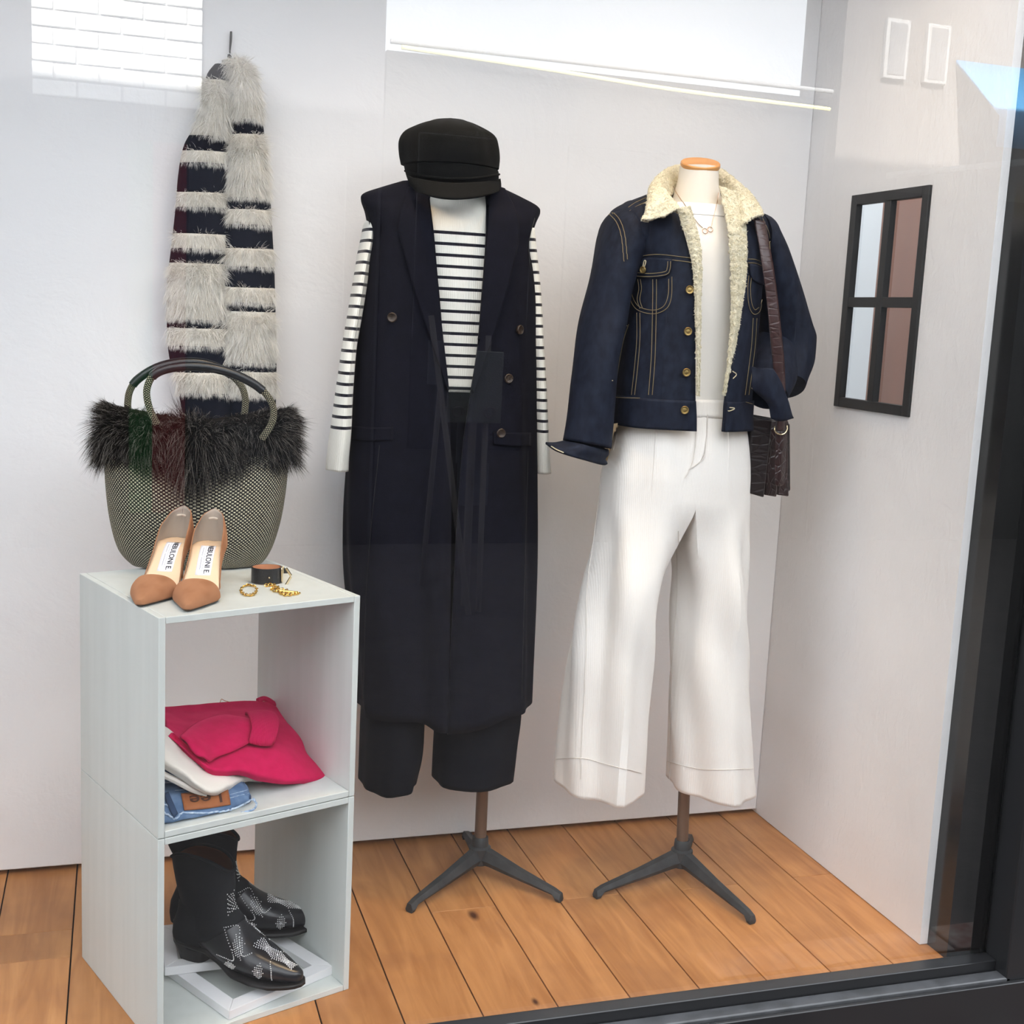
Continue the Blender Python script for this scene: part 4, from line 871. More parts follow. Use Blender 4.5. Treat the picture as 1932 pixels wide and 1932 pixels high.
# lapels lie on the fronts
lapL = lay(cbv, [[(808, 352), (811, 376), (816, 410), (822, 470), (829, 540), (838, 640), (846, 735)], [(790, 352), (788, 380), (786, 420), (794, 480), (806, 550), (826, 645), (845, 736)], [(770, 356), (758, 390), (752, 430), (766, 490), (785, 560), (816, 650), (844, 738)]], 60, 14, .006, yf)
lapR = lay(cbv, [[(918, 356), (918, 376), (917, 410), (914, 470), (909, 540), (901, 640), (888, 738)], [(936, 358), (946, 385), (952, 420), (944, 480), (932, 550), (912, 645), (889, 739)], [(948, 362), (966, 395), (974, 432), (966, 492), (950, 560), (922, 650), (890, 741)]], 60, 14, .006, yf)
for Gq in (lapL, lapR): obj('lapel', MB().grid(Gq), NAVY, coat, solid=.004, off=1)
for row in ([[(660, 803), (700, 806), (741, 806)], [(659, 816), (700, 819), (741, 819)], [(659, 828), (700, 832), (741, 831)]], [[(930, 814), (965, 816), (1000, 816)], [(930, 827), (965, 829), (1000, 829)], [(930, 838), (965, 842), (1000, 841)]]):
    obj('pocket_flap', MB().grid(lay(cbv, row, 14, 8, .003, yf)), NAVY, coat, solid=.003, off=1)
for u, v in ((740, 599), (978, 622), (958, 714), (944, 817)):
    q, n = hit(cbv, u, v, .0045, yf)
    bt = MB().lathe([(.0086, -.002), (.0092, .0), (.0090, .0016), (.0078, .0026), (.0066, .0018), (.001, .0016)], q, 20, n); b_ = obj('button', bt, HORN, coat)
    hb = MB()
    for sx in (-.0018, .0018):
        for sz in (-.0018, .0018): hb.sphere(q+n*.0018+np.array([sx, 0, sz]), .0007, 6, 4)
    obj('button_holes', hb, NAVYD, b_)
for pts in ([(690, 388), (698, 420), (701, 452), (696, 500), (690, 555)], [(1008, 412), (1000, 440), (996, 470), (1002, 520)]): obj('armhole_seam', MB().tube(lay_line(cbv, pts, 30, .0012, yf), .0009, 5), NAVYD, coat)
for pts in ([(716, 840), (700, 1000), (690, 1150), (686, 1320)], [(996, 850), (992, 1000), (988, 1150), (984, 1320)]): obj('side_seam', MB().tube(lay_line(cbv, pts, 40, .0006, yf), .0008, 5), NAVYD, coat)
# --- cap
BLACKW = mat('black_cap_wool', (.0075, .0075, .0070), rough=.92, spec=.08, sheen=.12, bumps=((400, (1, 1, 1), .4, .0009), (16, (1, 1, 1), .2, .006)))
cap = thing('cap', 'black wool fisherman cap with a short visor on top of the left mannequin', 'cap', P(850, 330, Y1))
YC = Y1-.01
kc = [sil((776, 352), (938, 358), YC, .080, 2.0), sil((770, 340), (941, 352), YC, .086, 2.0), sil((766, 328), (941, 342), YC, .090, 2.0), sil((763, 316), (941, 330), YC, .092, 2.0), sil((762, 312), (940, 325), YC, .093, 2.0)]
kr = [sil((758, 310), (941, 322), YC, .096, 2.0), sil((756, 290), (942, 300), YC, .100, 2.0), sil((757, 268), (939, 276), YC, .100, 2.0), sil((766, 252), (933, 258), YC, .093, 2.0), sil((784, 241), (915, 245), YC, .078, 2.0), sil((808, 231), (890, 233), YC, .052, 2.0), sil((832, 226), (868, 227), YC, .024, 2.0), sil((846, 224), (854, 224), YC, .006, 2.0)]
obj('crown', MB().grid(shell(kr, 40, 64, disp=lambda t, z, s: .0035*np.sin(4*t+2)*np.sin(PI*min(1, s*1.3))+.002*np.sin(9*t)), close_u=True, cap='se'), BLACKW, cap)
obj('band', MB().grid(shell(kc, 12, 64), close_u=True), BLACKW, cap, solid=.003)
obj('band_braid', MB().tube(lay_line(MB().grid(shell(kc, 12, 64), close_u=True).bvh(), [(766, 322), (800, 331), (850, 336), (900, 335), (940, 329)], 40, .002, YC-.09), .0022, 6), BLACKW, cap)
vr = [[P(771, 331, YC-.02), P(788, 338, YC-.065), P(820, 345, YC-.092), P(858, 348, YC-.096), P(898, 346, YC-.088), P(926, 342, YC-.06), P(941, 338, YC-.02)],
      [P(774, 341, YC-.03), P(790, 352, YC-.078), P(821, 361, YC-.108), P(858, 364, YC-.114), P(898, 361, YC-.102), P(928, 353, YC-.07), P(942, 347, YC-.025)],
      [P(778, 350, YC-.03), P(796, 365, YC-.09), P(824, 374, YC-.125), P(858, 377, YC-.134), P(898, 374, YC-.12), P(929, 366, YC-.08), P(942, 357, YC-.028)]]
obj('visor', MB().grid(patch(vr, 50, 14)), BLACKW, cap, solid=.004)

# ================================================================== SECOND MANNEQUIN: DENIM JACKET, WHITE TOP, WHITE TROUSERS, SHOULDER BAG
M2 = PZ(1283, 1655, 0); Y2 = -0.325
m2 = thing('mannequin', 'cream torso mannequin with a wooden neck cap, wearing the denim jacket', 'mannequin', M2)
stand(m2, M2, np.array([P(1318, 900, Y2)[0], Y2, .80]), [PZ(1122, 1695, 0), PZ(1420, 1744, 0)], 0)
tk = [sil((1185, 900), (1398, 900), Y2, .078, 2.2), sil((1195, 760), (1395, 760), Y2, .070, 2.2), sil((1205, 650), (1392, 655), Y2, .068, 2.2), sil((1195, 540), (1400, 548), Y2, .080, 2.3), sil((1195, 460), (1412, 472), Y2, .078, 2.4), sil((1210, 425), (1412, 438), Y2, .062, 2.3), sil((1250, 398), (1385, 406), Y2, .050, 2.0), sil((1266, 378), (1364, 384), Y2, .046, 2.0), sil((1276, 350), (1357, 354), Y2, .043, 2.0), sil((1281, 325), (1356, 329), Y2, .041, 2.0), sil((1282, 312), (1356, 318), Y2, .041, 2.0)]
tmb = MB().grid(shell(tk, 70, 56), close_u=True, cap='se'); obj('torso', tmb, BODYF, m2); tbv = tmb.bvh()
kcap = sil((1282, 311), (1357, 318), Y2, .042, 2.0); cz = P(1319, 314, Y2)
tl = Matrix.Rotation(.035, 3, 'Y')
cp = [np.array([kcap[1], Y2, cz[2]])+np.array(tl @ Vector((0, 0, 0)))]
r0 = kcap[3]; obj('neck_cap', MB().lathe([(r0*.94, -.004), (r0*1.0, -.003), (r0*1.03, .001), (r0*1.02, .005), (r0*.97, .0068), (.001, .0075)], cp[0]+[0, -.004, .001], 40, np.array([-.11, -.345, .93])), CAPW, m2, label='round orange wooden neck cap')
# --- white top
TOPK = mat('ivory_top', (.80, .77, .72), rough=.85, spec=.12, sheen=.2, bumps=((350, (1, 1, 1), .15, .0006), (5, (1, 1, .3), .15, .008)))
wt = thing('top', 'plain ivory boat-neck top tucked into the white trousers, under the denim jacket', 'top', M2+[0, 0, .9])
wk = [sil((1190, 790), (1398, 790), Y2, .079, 2.3), sil((1192, 745), (1400, 745), Y2, .080, 2.3), sil((1192, 650), (1402, 655), Y2, .082, 2.4), sil((1190, 560), (1405, 566), Y2, .088, 2.4), sil((1190, 470), (1416, 482), Y2, .085, 2.5), sil((1196, 425), (1420, 440), Y2, .073, 2.4), sil((1215, 402), (1410, 414), Y2, .063, 2.3), sil((1238, 383), (1392, 393), Y2, .056, 2.2)]
wmb = MB().grid(shell(wk, 60, 72, disp=lambda t, z, s: .0015*np.sin(6*t+8*z)*(1-s)), close_u=True); obj('knit_body', wmb, TOPK, wt, solid=.002); wbv = wmb.bvh()
nb = shell(wk, 60, 72, disp=lambda t, z, s: .0014+0*t)[50:]; obj('neck_band', MB().grid(nb, close_u=True), mat('white_neck_band', (.84, .82, .79), rough=.8), wt)
# --- necklace
ROSEG = mat('rose_gold', (.62, .40, .28), rough=.25, metal=1.0)
nk = thing('necklace', 'fine rose gold necklace with two small rings on the bare neck of the cream torso', 'necklace', P(1320, 400, Y2-.08))
join = MB().grid(shell(tk, 70, 56), close_u=True); join.grid(shell(wk, 60, 72), close_u=True); jb2 = join.bvh()
ln = lay_line(jb2, [(1270, 351), (1283, 373), (1300, 400), (1315, 421), (1325, 431)], 60, .0022, Y2-.09); obj('chain', MB().tube(ln, .0006, 5), ROSEG, nk)
ln = lay_line(jb2, [(1354, 364), (1351, 385), (1345, 412), (1341, 430)], 40, .0022, Y2-.09); obj('chain', MB().tube(ln, .0006, 5), ROSEG, nk)
for u, v in ((1329, 437), (1339, 434)):
    q, n = hit(jb2, u, v, .0026, Y2-.09); obj('ring_pendant', MB().torus(q, .0052, .0006, n, 28, 6), ROSEG, nk)
# --- white wide trousers
CORD = mat('white_fine_corduroy', (.80, .77, .73), rough=.85, spec=.12, sheen=.25, col2=(.77, .735, .69), nscale=7, bumps=((95, (1, 1, .02), .18, .0012, 'wave', .4), (500, (1, 1, 1), .12, .0005), (5, (1, 1, .28), .30, .012)))
CORDS = mat('cream_seam', (.66, .62, .57), rough=.9)
hip2 = [sil((1178, 748), (1404, 748), Y2, .085, 2.3), sil((1172, 790), (1409, 790), Y2, .090, 2.3), sil((1155, 840), (1414, 843), Y2, .096, 2.4), sil((1140, 885), (1416, 890), Y2, .098, 2.4), sil((1136, 903), (1416, 908), Y2, .098, 2.4)]
lL2 = [sil((1132, 935), (1284, 935), Y2, .097, 2.5), sil((1125, 990), (1271, 990), Y2, .097, 2.4), sil((1106, 1080), (1252, 1075), Y2, .103, 2.1), sil((1090, 1160), (1234, 1150), Y2, .102, 2.1), sil((1074, 1240), (1227, 1240), Y2, .100, 2.1), sil((1061, 1361), (1215, 1361), Y2, .100, 2.1), sil((1055, 1420), (1210, 1425), Y2, .101, 2.1), sil((1052, 1476), (1206, 1486), Y2, .102, 2.1)]
lR2 = [sil((1283, 935), (1415, 935), Y2, .097, 2.5), sil((1275, 990), (1414, 990), Y2, .097, 2.4), sil((1275, 1080), (1413, 1080), Y2, .103, 2.1), sil((1270, 1160), (1415, 1160), Y2, .102, 2.1), sil((1264, 1240), (1417, 1240), Y2, .100, 2.1), sil((1262, 1361), (1418, 1361), Y2, .100, 2.1), sil((1262, 1425), (1419, 1425), Y2, .101, 2.1), sil((1261, 1474), (1420, 1484), Y2, .102, 2.1)]
def legd(t, z, j, s):
    f = np.arctan2(np.sin(t+PI/2), np.cos(t+PI/2))                 # angle from straight ahead
    d = .013*np.exp(-(f/.15)**2)*min(1, j*1.1)                       # pressed crease
    d = d+.013*np.sin(2.2*f+.5*s+3.0*z)*np.exp(-(f/1.3)**2)*j
    d = d-.020*np.exp(-((f-.75*s-.3*math.sin(5*z))/.28)**2)*math.sin(PI*min(1, j*1.05))*.9
    d = d+.006*np.sin(6*f+9*z+s)+.005*np.sin(22*z+3*f)*np.exp(-((j-.45)/.2)**2)
    return d
def hipd(t, z, j):
    f = np.arctan2(np.sin(t+PI/2), np.cos(t+PI/2)); top = min(1, max(0, (HIPZ-z)/.10))
    return -(.006*np.exp(-((f+.85)/.08)**2)+.006*np.exp(-((f-.80)/.07)**2)+.004*np.exp(-((f-1.05)/.06)**2))*np.sin(PI*min(1, top+.25))+.002*np.sin(9*f+20*z)*top
HIPZ = hip2[0][0]
tmb2, _ = trousers(hip2, lL2, lR2, 24, 64, M=40, K=15, disp=hipd, legdisp=legd)
tr2 = thing('trousers', 'white corduroy wide-leg trousers with turned hems, below the denim jacket', 'trousers', M2+[0, 0, .13])
obj('trouser_legs', tmb2, CORD, tr2, solid=.0025, weld=True, off=1); pv = tmb2.bvh()
wb = shell([sil((1179, 780), (1407, 782), Y2, .0895, 2.3), sil((1178, 748), (1404, 748), Y2, .0875, 2.3)], 6, 80); obj('waistband', MB().grid(wb, close_u=True), CORD, tr2, solid=.003, off=1)
obj('fly', MB().grid(lay(pv, [[(1314, 782), (1335, 780)], [(1312, 820), (1333, 820)], [(1309, 850), (1329, 850)], [(1303, 876), (1322, 868)], [(1300, 886), (1306, 884)]], 8, 26, .003, Y2-.1)), CORD, tr2, solid=.0018, off=1)
for pts in ([(1313, 782), (1311, 830), (1306, 868), (1298, 888), (1290, 902)], [(1333, 782), (1331, 830), (1326, 862), (1312, 876), (1299, 884)]): obj('seam', MB().tube(lay_line(pv, pts, 40, .0048, Y2-.1), .0007, 5), CORDS, tr2)
for pts in ([(1239, 800), (1237, 850), (1231, 920), (1226, 965)], [(1372, 805), (1374, 850), (1370, 920)]): obj('pleat', MB().tube(lay_line(pv, pts, 40, .0012, Y2-.1), np.interp(np.linspace(0, 1, 40), [0, .5, 1], [.0034, .0028, .0008]), 8), CORD, tr2)
for pts in ([(1172, 790), (1168, 812), (1160, 850)], [(1052, 1432), (1100, 1430), (1140, 1440), (1208, 1458)], [(1262, 1436), (1300, 1446), (1340, 1451), (1418, 1450)], [(1138, 900), (1124, 1010), (1110, 1110), (1106, 1250), (1098, 1400), (1096, 1470)], [(1278, 1000), (1280, 1110), (1272, 1230), (1268, 1380), (1266, 1470)]): obj('seam', MB().tube(lay_line(pv, pts, 60, .0034, Y2-.05), .0008, 5), CORDS, tr2)
TANP = mat('tan_side_strip', (.42, .30, .17), rough=.8)  # plain tan colour for the strip at the trouser side
obj('side_strip', MB().grid(lay(pv, [[(1152, 800), (1166, 798)], [(1145, 840), (1158, 840)], [(1142, 878), (1147, 878)]], 6, 12, .0045, Y2-.02)), TANP, tr2, solid=.0012, label='tan strip of lining at the side pocket')
# --- denim jacket
DENIM = mat('raw_denim', (.0055, .0075, .0160), rough=.78, spec=.18, col2=(.014, .019, .035), nscale=70, nlo=.3, nhi=.75, nstretch=(1, 1, .6), bumps=((900, (1, 1, 1), .25, .0006), (9, (1, 1, .5), .22, .008)))
THREAD = mat('tan_thread', (.20, .155, .085), rough=.8); BRASSB = mat('old_brass', (.34, .24, .09), rough=.38, metal=.9, spec=.5, bumps=((900, (1, 1, 1), .5, .0006),))
FLEECE = fur_mat('cream_fleece', .3); FLEECEB = mat('cream_fleece_backing', (.66, .61, .47), rough=.95, spec=.05, bumps=((260, (1, 1, 1), .6, .003),))
jk = thing('denim_jacket', 'dark denim jacket with cream fleece collar and brass buttons, open, on the right mannequin', 'jacket', M2+[0, 0, .8])
jr = [(800, 1150, 806, 1420, .116, 2.6), (775, 1151, 780, 1419, .117, 2.6), (745, 1153, 752, 1420, .118, 2.6), (690, 1158, 698, 1424, .120, 2.6), (620, 1164, 628, 1430, .121, 2.6), (550, 1168, 560, 1436, .120, 2.6), (500, 1168, 512, 1440, .117, 2.5), (460, 1160, 475, 1446, .110, 2.4), (425, 1152, 445, 1452, .097, 2.3), (402, 1152, 424, 1450, .084, 2.2), (388, 1165, 412, 1442, .076, 2.1), (374, 1192, 398, 1425, .070, 2.0), (362, 1222, 382, 1402, .068, 2.0), (350, 1243, 366, 1384, .066, 2.0)]
jkeys = [sil((ul, vl), (ur, vr), Y2, b, p) for vl, ul, vr, ur, b, p in jr]
jl = dict(zip([q[0] for q in jr], (1314, 1314, 1313, 1313, 1313, 1311, 1307, 1298, 1289, 1284, 1280, 1272, 1266, 1262)))
jrr = dict(zip([q[0] for q in jr], (1363, 1365, 1367, 1377, 1390, 1402, 1408, 1409, 1407, 1404, 1402, 1400, 1396, 1382)))
je_ = [(P(jl[q[0]], (q[0]+q[2])/2, Y2-q[4])[0], P(jrr[q[0]], (q[0]+q[2])/2, Y2-q[4])[0]) for q in jr]
def jd(t, z, s): return .003*np.sin(4*t+7*z)+.002*np.sin(7*t-13*z)*(1-s)
Gj2 = shell(jkeys, 90, 110, je_, jd); jmb = MB().grid(Gj2); jb_ = obj('jacket_body', jmb, [FLEECEB, DENIM], jk, solid=.006, off=1); jb_.modifiers[0].material_offset = 1; jb_.modifiers[0].material_offset_rim = 1; jv = jmb.bvh(); yj = Y2-.12
# waistband and sleeves
wbG = np.array([r+np.array([0, 0, 0]) for r in shell([jkeys[0], jkeys[1], jkeys[2]], 12, 110, [je_[0], je_[1], je_[2]], lambda t, z, s: .004+jd(t, z, 0))]); obj('waistband', MB().grid(wbG), DENIM, jk, solid=.003, off=1); wv = MB().grid(wbG).bvh()
SLv = two_edge_tube([(1192, 380), (1172, 392), (1154, 414), (1135, 470), (1115, 550), (1097, 630), (1086, 710), (1076, 780), (1066, 830)], [(1190, 490), (1186, 505), (1182, 520), (1179, 545), (1173, 600), (1166, 650), (1158, 715), (1152, 782), (1146, 846)], [Y2-.005, Y2-.006, Y2-.01, Y2-.015, Y2-.02, Y2-.03, Y2-.04, Y2-.045, Y2-.05], [.066, .066, .066, .064, .06, .056, .052, .048, .044], n=80, m=40, wob=lambda q, s: .035*math.sin(3*q+9*s)+.02*math.sin(26*s+2*q)*math.exp(-((s-.55)/.2)**2))
smb = MB().grid(SLv, close_u=True, cap='s'); obj('sleeve', smb, DENIM, jk, solid=.003, off=-1); sv1 = smb.bvh()
# turned-back left cuff, flared to a point
yc = Y2-.05
cfr = []
ctr = (P(1070, 840, yc)+P(1146, 850, yc))/2
for pts in ([P(1068, 834, yc), P(1105, 842, yc-.046), P(1145, 848, yc), P(1108, 836, yc+.046)], [P(1048, 838, yc-.004), P(1098, 850, yc-.052), P(1144, 858, yc), P(1095, 836, yc+.050)], [P(1029, 838, yc-.008), P(1052, 853, yc-.055), P(1100, 868, yc-.050), P(1143, 877, yc), P(1110, 846, yc+.048)]):
    n = len(pts); cl = spline(np.array(pts+[pts[0]]), 49)[:-1]; cfr.append(cl)
obj('cuff', MB().grid(np.array([spline(np.array(cfr), 12)[k] for k in range(12)]), close_u=True), DENIM, jk, solid=.004)
cuv = MB().grid(np.array([spline(np.array(cfr), 12)[k] for k in range(12)]), close_u=True).bvh()
obj('stitching', MB().tube(lay_line(cuv, [(1048, 838), (1085, 847), (1143, 852)], 40, .003, yc-.05), .0006, 5), THREAD, jk)
obj('buttonhole', MB().tube(lay_line(cuv, [(1040, 846), (1050, 852), (1062, 856)], 12, .004, yc-.05), .0012, 6), mat('pale_thread', (.50, .44, .30), rough=.8), jk)
# right sleeve: upper arm to the bent elbow, forearm brought forward
SRv = two_edge_tube([(1426, 500), (1429, 520), (1432, 545), (1435, 580), (1437, 615), (1438, 648), (1442, 684), (1452, 714)], [(1430, 402), (1451, 416), (1468, 458), (1494, 532), (1516, 594), (1530, 638), (1525, 692), (1505, 742)], [Y2+.0, Y2+.0, Y2+.0, Y2+.005, Y2+.015, Y2+.02, Y2+.01, Y2-.01], [.062, .064, .064, .064, .062, .062, .06, .055], n=80, m=40, wob=lambda q, s: .03*math.sin(3*q+7*s)+.02*math.sin(24*s+q)*math.exp(-((s-.85)/.2)**2))
smb = MB().grid(SRv, close_u=True, cap='se'); obj('sleeve', smb, DENIM, jk, solid=.003)
FA = two_edge_tube([(1432, 632), (1424, 665), (1419, 694), (1420, 722)], [(1505, 672), (1498, 705), (1487, 735), (1470, 766)], [Y2+.015, Y2-.015, Y2-.045, Y2-.065], [.044, .045, .045, .043], n=40, m=36, wob=lambda q, s: .03*math.sin(3*q+5*s))
fmb = MB().grid(FA, close_u=True, cap='s'); obj('forearm_sleeve', fmb, DENIM, jk, solid=.003)
yk = Y2-.125
cf2 = patch([[P(1420, 693, yk+.012), P(1438, 694, yk-.01), P(1458, 696, yk-.012)], [P(1419, 714, yk), P(1446, 716, yk-.016), P(1472, 722, yk-.012)], [P(1420, 731, yk), P(1452, 744, yk-.016), P(1484, 752, yk-.010)], [P(1448, 757, yk), P(1468, 767, yk-.014), P(1491, 777, yk-.006)], [P(1455, 789, yk), P(1474, 794, yk-.010), P(1495, 788, yk)]], 20, 26)
obj('cuff', MB().grid(cf2), DENIM, jk, solid=.004); cv2 = MB().grid(cf2).bvh()
PALET = bpy.data.materials['pale_thread']
obj('buttonhole', MB().tube(lay_line(cv2, [(1464, 766), (1462, 783), (1468, 786), (1470, 779), (1465, 766)], 30, .003, yk), .0010, 6), PALET, jk)
obj('cuff_lining', MB().tube(spline([P(1419, 731, yk+.004), P(1432, 742, yk+.002), P(1450, 752, yk+.002), P(1455, 766, yk+.004)], 20), .0022, 6), PALET, jk)
for pts in ([(1458, 698), (1473, 722), (1484, 752), (1494, 786)], [(1456, 790), (1474, 794), (1493, 787)]): obj('stitching', MB().tube(lay_line(cv2, pts, 30, .0032, yk), .0006, 5), THREAD, jk)
# pockets, flaps, yoke, stitching, buttons
fl = lay(jv, [[(1186, 491), (1228, 486), (1269, 490)], [(1184, 508), (1226, 503), (1267, 506)], [(1189, 519), (1226, 522), (1262, 518)], [(1200, 523), (1226, 525), (1252, 523)]], 24, 14, .004, yj)
obj('pocket_flap', MB().grid(fl), DENIM, jk, solid=.003, off=1)
fl2 = lay(jv, [[(1411, 498), (1424, 500), (1436, 505)], [(1413, 515), (1426, 517), (1438, 522)], [(1418, 528), (1428, 534), (1439, 538)]], 14, 10, .004, yj)
obj('pocket_flap', MB().grid(fl2), DENIM, jk, solid=.003, off=1)
def st(pts, n=50, off=.0012, pr=0): return MB().tube(lay_line(jv, pts, n, off, yj), .00075, 5)
double = lambda pts, dx, dy: (pts, [(u+dx, v+dy) for u, v in pts])
S = []
S += double([(1176, 492), (1205, 484), (1240, 480), (1280, 484), (1310, 488)], 0, 8)                      # yoke
S += double([(1204, 527), (1206, 545), (1203, 565), (1208, 582)], 5, 0)
S += double([(1232, 527), (1232, 560), (1231, 620), (1229, 680), (1224, 745)], 7, 0)
S += double([(1202, 590), (1202, 640), (1198, 690), (1192, 745)], 6, 0)
S += double([(1185, 522), (1186, 548), (1194, 574), (1208, 587), (1235, 592), (1258, 582), (1267, 560), (1268, 522)], 0, 0)[:1]
S += [[(1190, 526), (1192, 550), (1199, 570), (1211, 581), (1235, 585), (1253, 577), (1261, 556), (1262, 526)]]
S += [[(1187, 612), (1178, 640), (1170, 680), (1164, 720)]]
S += double([(1411, 489), (1425, 490), (1440, 496)], 0, 7)
S += [[(1412, 520), (1410, 545), (1412, 575), (1420, 592), (1432, 588), (1438, 565)], [(1417, 522), (1415, 545), (1417, 570), (1423, 584), (1431, 580)]]
S += double([(1427, 600), (1424, 650), (1418, 700), (1412, 745)], -7, 0)
ARM = list(double([(1158, 402), (1172, 418), (1180, 445), (1183, 490)], -6, 4)); S += ARM                  # armhole
S += double([(1186, 392), (1198, 384), (1210, 378), (1222, 373)], 2, 7)
S += double([(1432, 412), (1444, 440), (1447, 470)], 6, 0)
allv = MB(); allv.grid(Gj2); allv.grid(SLv, close_u=True); alv = allv.bvh()
stm = MB()
for pts in S: stm.tube(lay_line(alv, pts, 50, .0042 if pts in ARM else .0012, yj), .00072, 5)
obj('stitching', stm, THREAD, jk, label='double rows of tan stitching')
fv = MB().grid(fl).bvh(); stm = MB()
for pts in ([(1188, 494), (1187, 510), (1192, 519), (1226, 522), (1258, 518), (1265, 508), (1266, 493)], [(1192, 494), (1191, 508), (1196, 513), (1226, 516), (1255, 513), (1260, 505), (1261, 493)]): stm.tube(lay_line(fv, pts, 50, .0042, yj), .00072, 5)
obj('stitching', stm, THREAD, jk)
stm = MB()
for pts in ([(1156, 749), (1200, 751), (1260, 750), (1312, 749)], [(1368, 749), (1392, 755), (1416, 762)]): stm.tube(lay_line(wv, pts, 50, .0042, yj), .0007, 5)
obj('stitching', stm, THREAD, jk)
def button(u, v, bv, off, r=.0078):
    q, n = hit(bv, u, v, off, yj)
    b_ = obj('button', MB().lathe([(r*.6, -.002), (r*.6, .001), (r, .0012), (r*1.02, .003), (r*.9, .0042), (r*.62, .0038), (r*.55, .003), (.0005, .0036)], q, 24, n), BRASSB, jk, label='round brass button')
for u, v, bv in ((1300, 547, jv), (1297, 625, jv), (1294, 702, jv), (1291, 773, wv)): button(u, v, bv, .004)
button(1217, 509, fv, .005, .0066)
obj('buttonhole', MB().tube(lay_line(fv, [(1216, 504), (1218, 492), (1221, 493), (1218, 505)], 16, .005, yj), .0010, 6), PALET, jk)
for pts, bv in (([(1370, 768), (1383, 770), (1372, 775), (1370, 768)], wv), ([(1379, 700), (1386, 706), (1380, 714)], jv), ([(1181, 612), (1187, 615)], jv), ([(1156, 718), (1162, 722)], jv)): obj('bartack', MB().tube(lay_line(bv, pts, 12, .005, yj), .0010, 6), PALET, jk)
# fleece: collar and the facings along both front edges
cA = [P(1284, 402, Y2-.105), P(1264, 382, Y2-.065), P(1266, 368, Y2+.0), P(1287, 362, Y2+.055), P(1318, 360, Y2+.07), P(1350, 364, Y2+.055), P(1372, 376, Y2+.0), P(1388, 396, Y2-.06), P(1396, 424, Y2-.105)]
cB = [P(1282, 392, Y2-.112), P(1254, 356, Y2-.075), P(1250, 332, Y2-.005), P(1274, 316, Y2+.065), P(1318, 312, Y2+.085), P(1356, 320, Y2+.065), P(1385, 345, Y2+.005), P(1400, 378, Y2-.07), P(1407, 420, Y2-.112)]
cM = [P(1250, 408, Y2-.116), P(1236, 370, Y2-.09), P(1238, 336, Y2-.012), P(1266, 320, Y2+.085), P(1320, 316, Y2+.105), P(1366, 326, Y2+.085), P(1402, 352, Y2+.01), P(1420, 382, Y2-.07), P(1420, 408, Y2-.105)]
cC = [P(1213, 414, Y2-.108), P(1221, 384, Y2-.085), P(1228, 350, Y2-.018), P(1262, 330, Y2+.09), P(1322, 326, Y2+.115), P(1372, 336, Y2+.09), P(1412, 362, Y2+.01), P(1434, 390, Y2-.06), P(1440, 403, Y2-.09)]
cD = [P(1217, 420, Y2-.100), P(1228, 400, Y2-.078), P(1234, 362, Y2-.012), P(1264, 342, Y2+.085), P(1322, 338, Y2+.105), P(1370, 348, Y2+.085), P(1408, 372, Y2+.012), P(1426, 398, Y2-.055), P(1432, 410, Y2-.085)]
Gcol = lump(lump(patch([cA, cB, cM, cC, cD], 190, 60), .0022, 260), .0016, 90); colm = MB().grid(Gcol)
col_ = obj('fleece_collar', colm, FLEECEB, jk, solid=.006, label='cream fleece collar, turned down')
def fleece(mb_, n, parent, L=.0034):
    V, Fc = mb_.arrays(); p, nn = sample(V, Fc, n); nn = np.where(((CAM-p)*nn).sum(1, keepdims=True) < 0, -nn, nn)
    c0 = jit((.76, .72, .57), n, .06); c1 = jit((.86, .82, .68), n, .05)
    return obj('fleece_pile', fur_mesh('fleece_pile', p-nn*.001, nn+np.array([0, 0, -.35]), L*(.6+.6*rng.random(n)), .0011, c0, c1, 2, .2, .8, .8, .5), FLEECE, parent, kind='stuff')
fleece(colm, 40000, col_)
def facing(Ls, Rs, dy, nm):
    rows = [[P(*q, y) for q, y in zip(Ls, dy)], [(P(*a, y-.007)+P(*b, y-.007))/2 for a, b, y in zip(Ls, Rs, dy)], [P(*q, y) for q, y in zip(Rs, dy)]]
    mb_ = MB().grid(lump(lump(patch(rows, 180, 16), .0020, 260), .0012, 90)); o = obj('fleece_facing', mb_, FLEECEB, jk, solid=.005, label=nm); return mb_, o
yv = [Y2-.118]*7
mb_, o = facing([(1278, 394), (1285, 420), (1297, 458), (1306, 500), (1310, 560), (1313, 650), (1314, 746)], [(1302, 388), (1312, 418), (1322, 460), (1325, 500), (1324, 560), (1322, 650), (1320, 746)], [Y2-.110, Y2-.113, Y2-.119, Y2-.124, Y2-.127, Y2-.127, Y2-.124], 'cream fleece facing along the left front edge'); fleece(mb_, 13000, o, .0028)
mb_, o = facing([(1358, 350), (1372, 420), (1377, 480), (1379, 550), (1377, 620), (1372, 680), (1364, 744)], [(1398, 364), (1409, 440), (1410, 500), (1404, 560), (1394, 620), (1382, 685), (1369, 746)], [Y2-.055, Y2-.105, Y2-.116, Y2-.120, Y2-.120, Y2-.118, Y2-.114], 'broad cream fleece facing along the right front edge'); fleece(mb_, 24000, o, .0030)
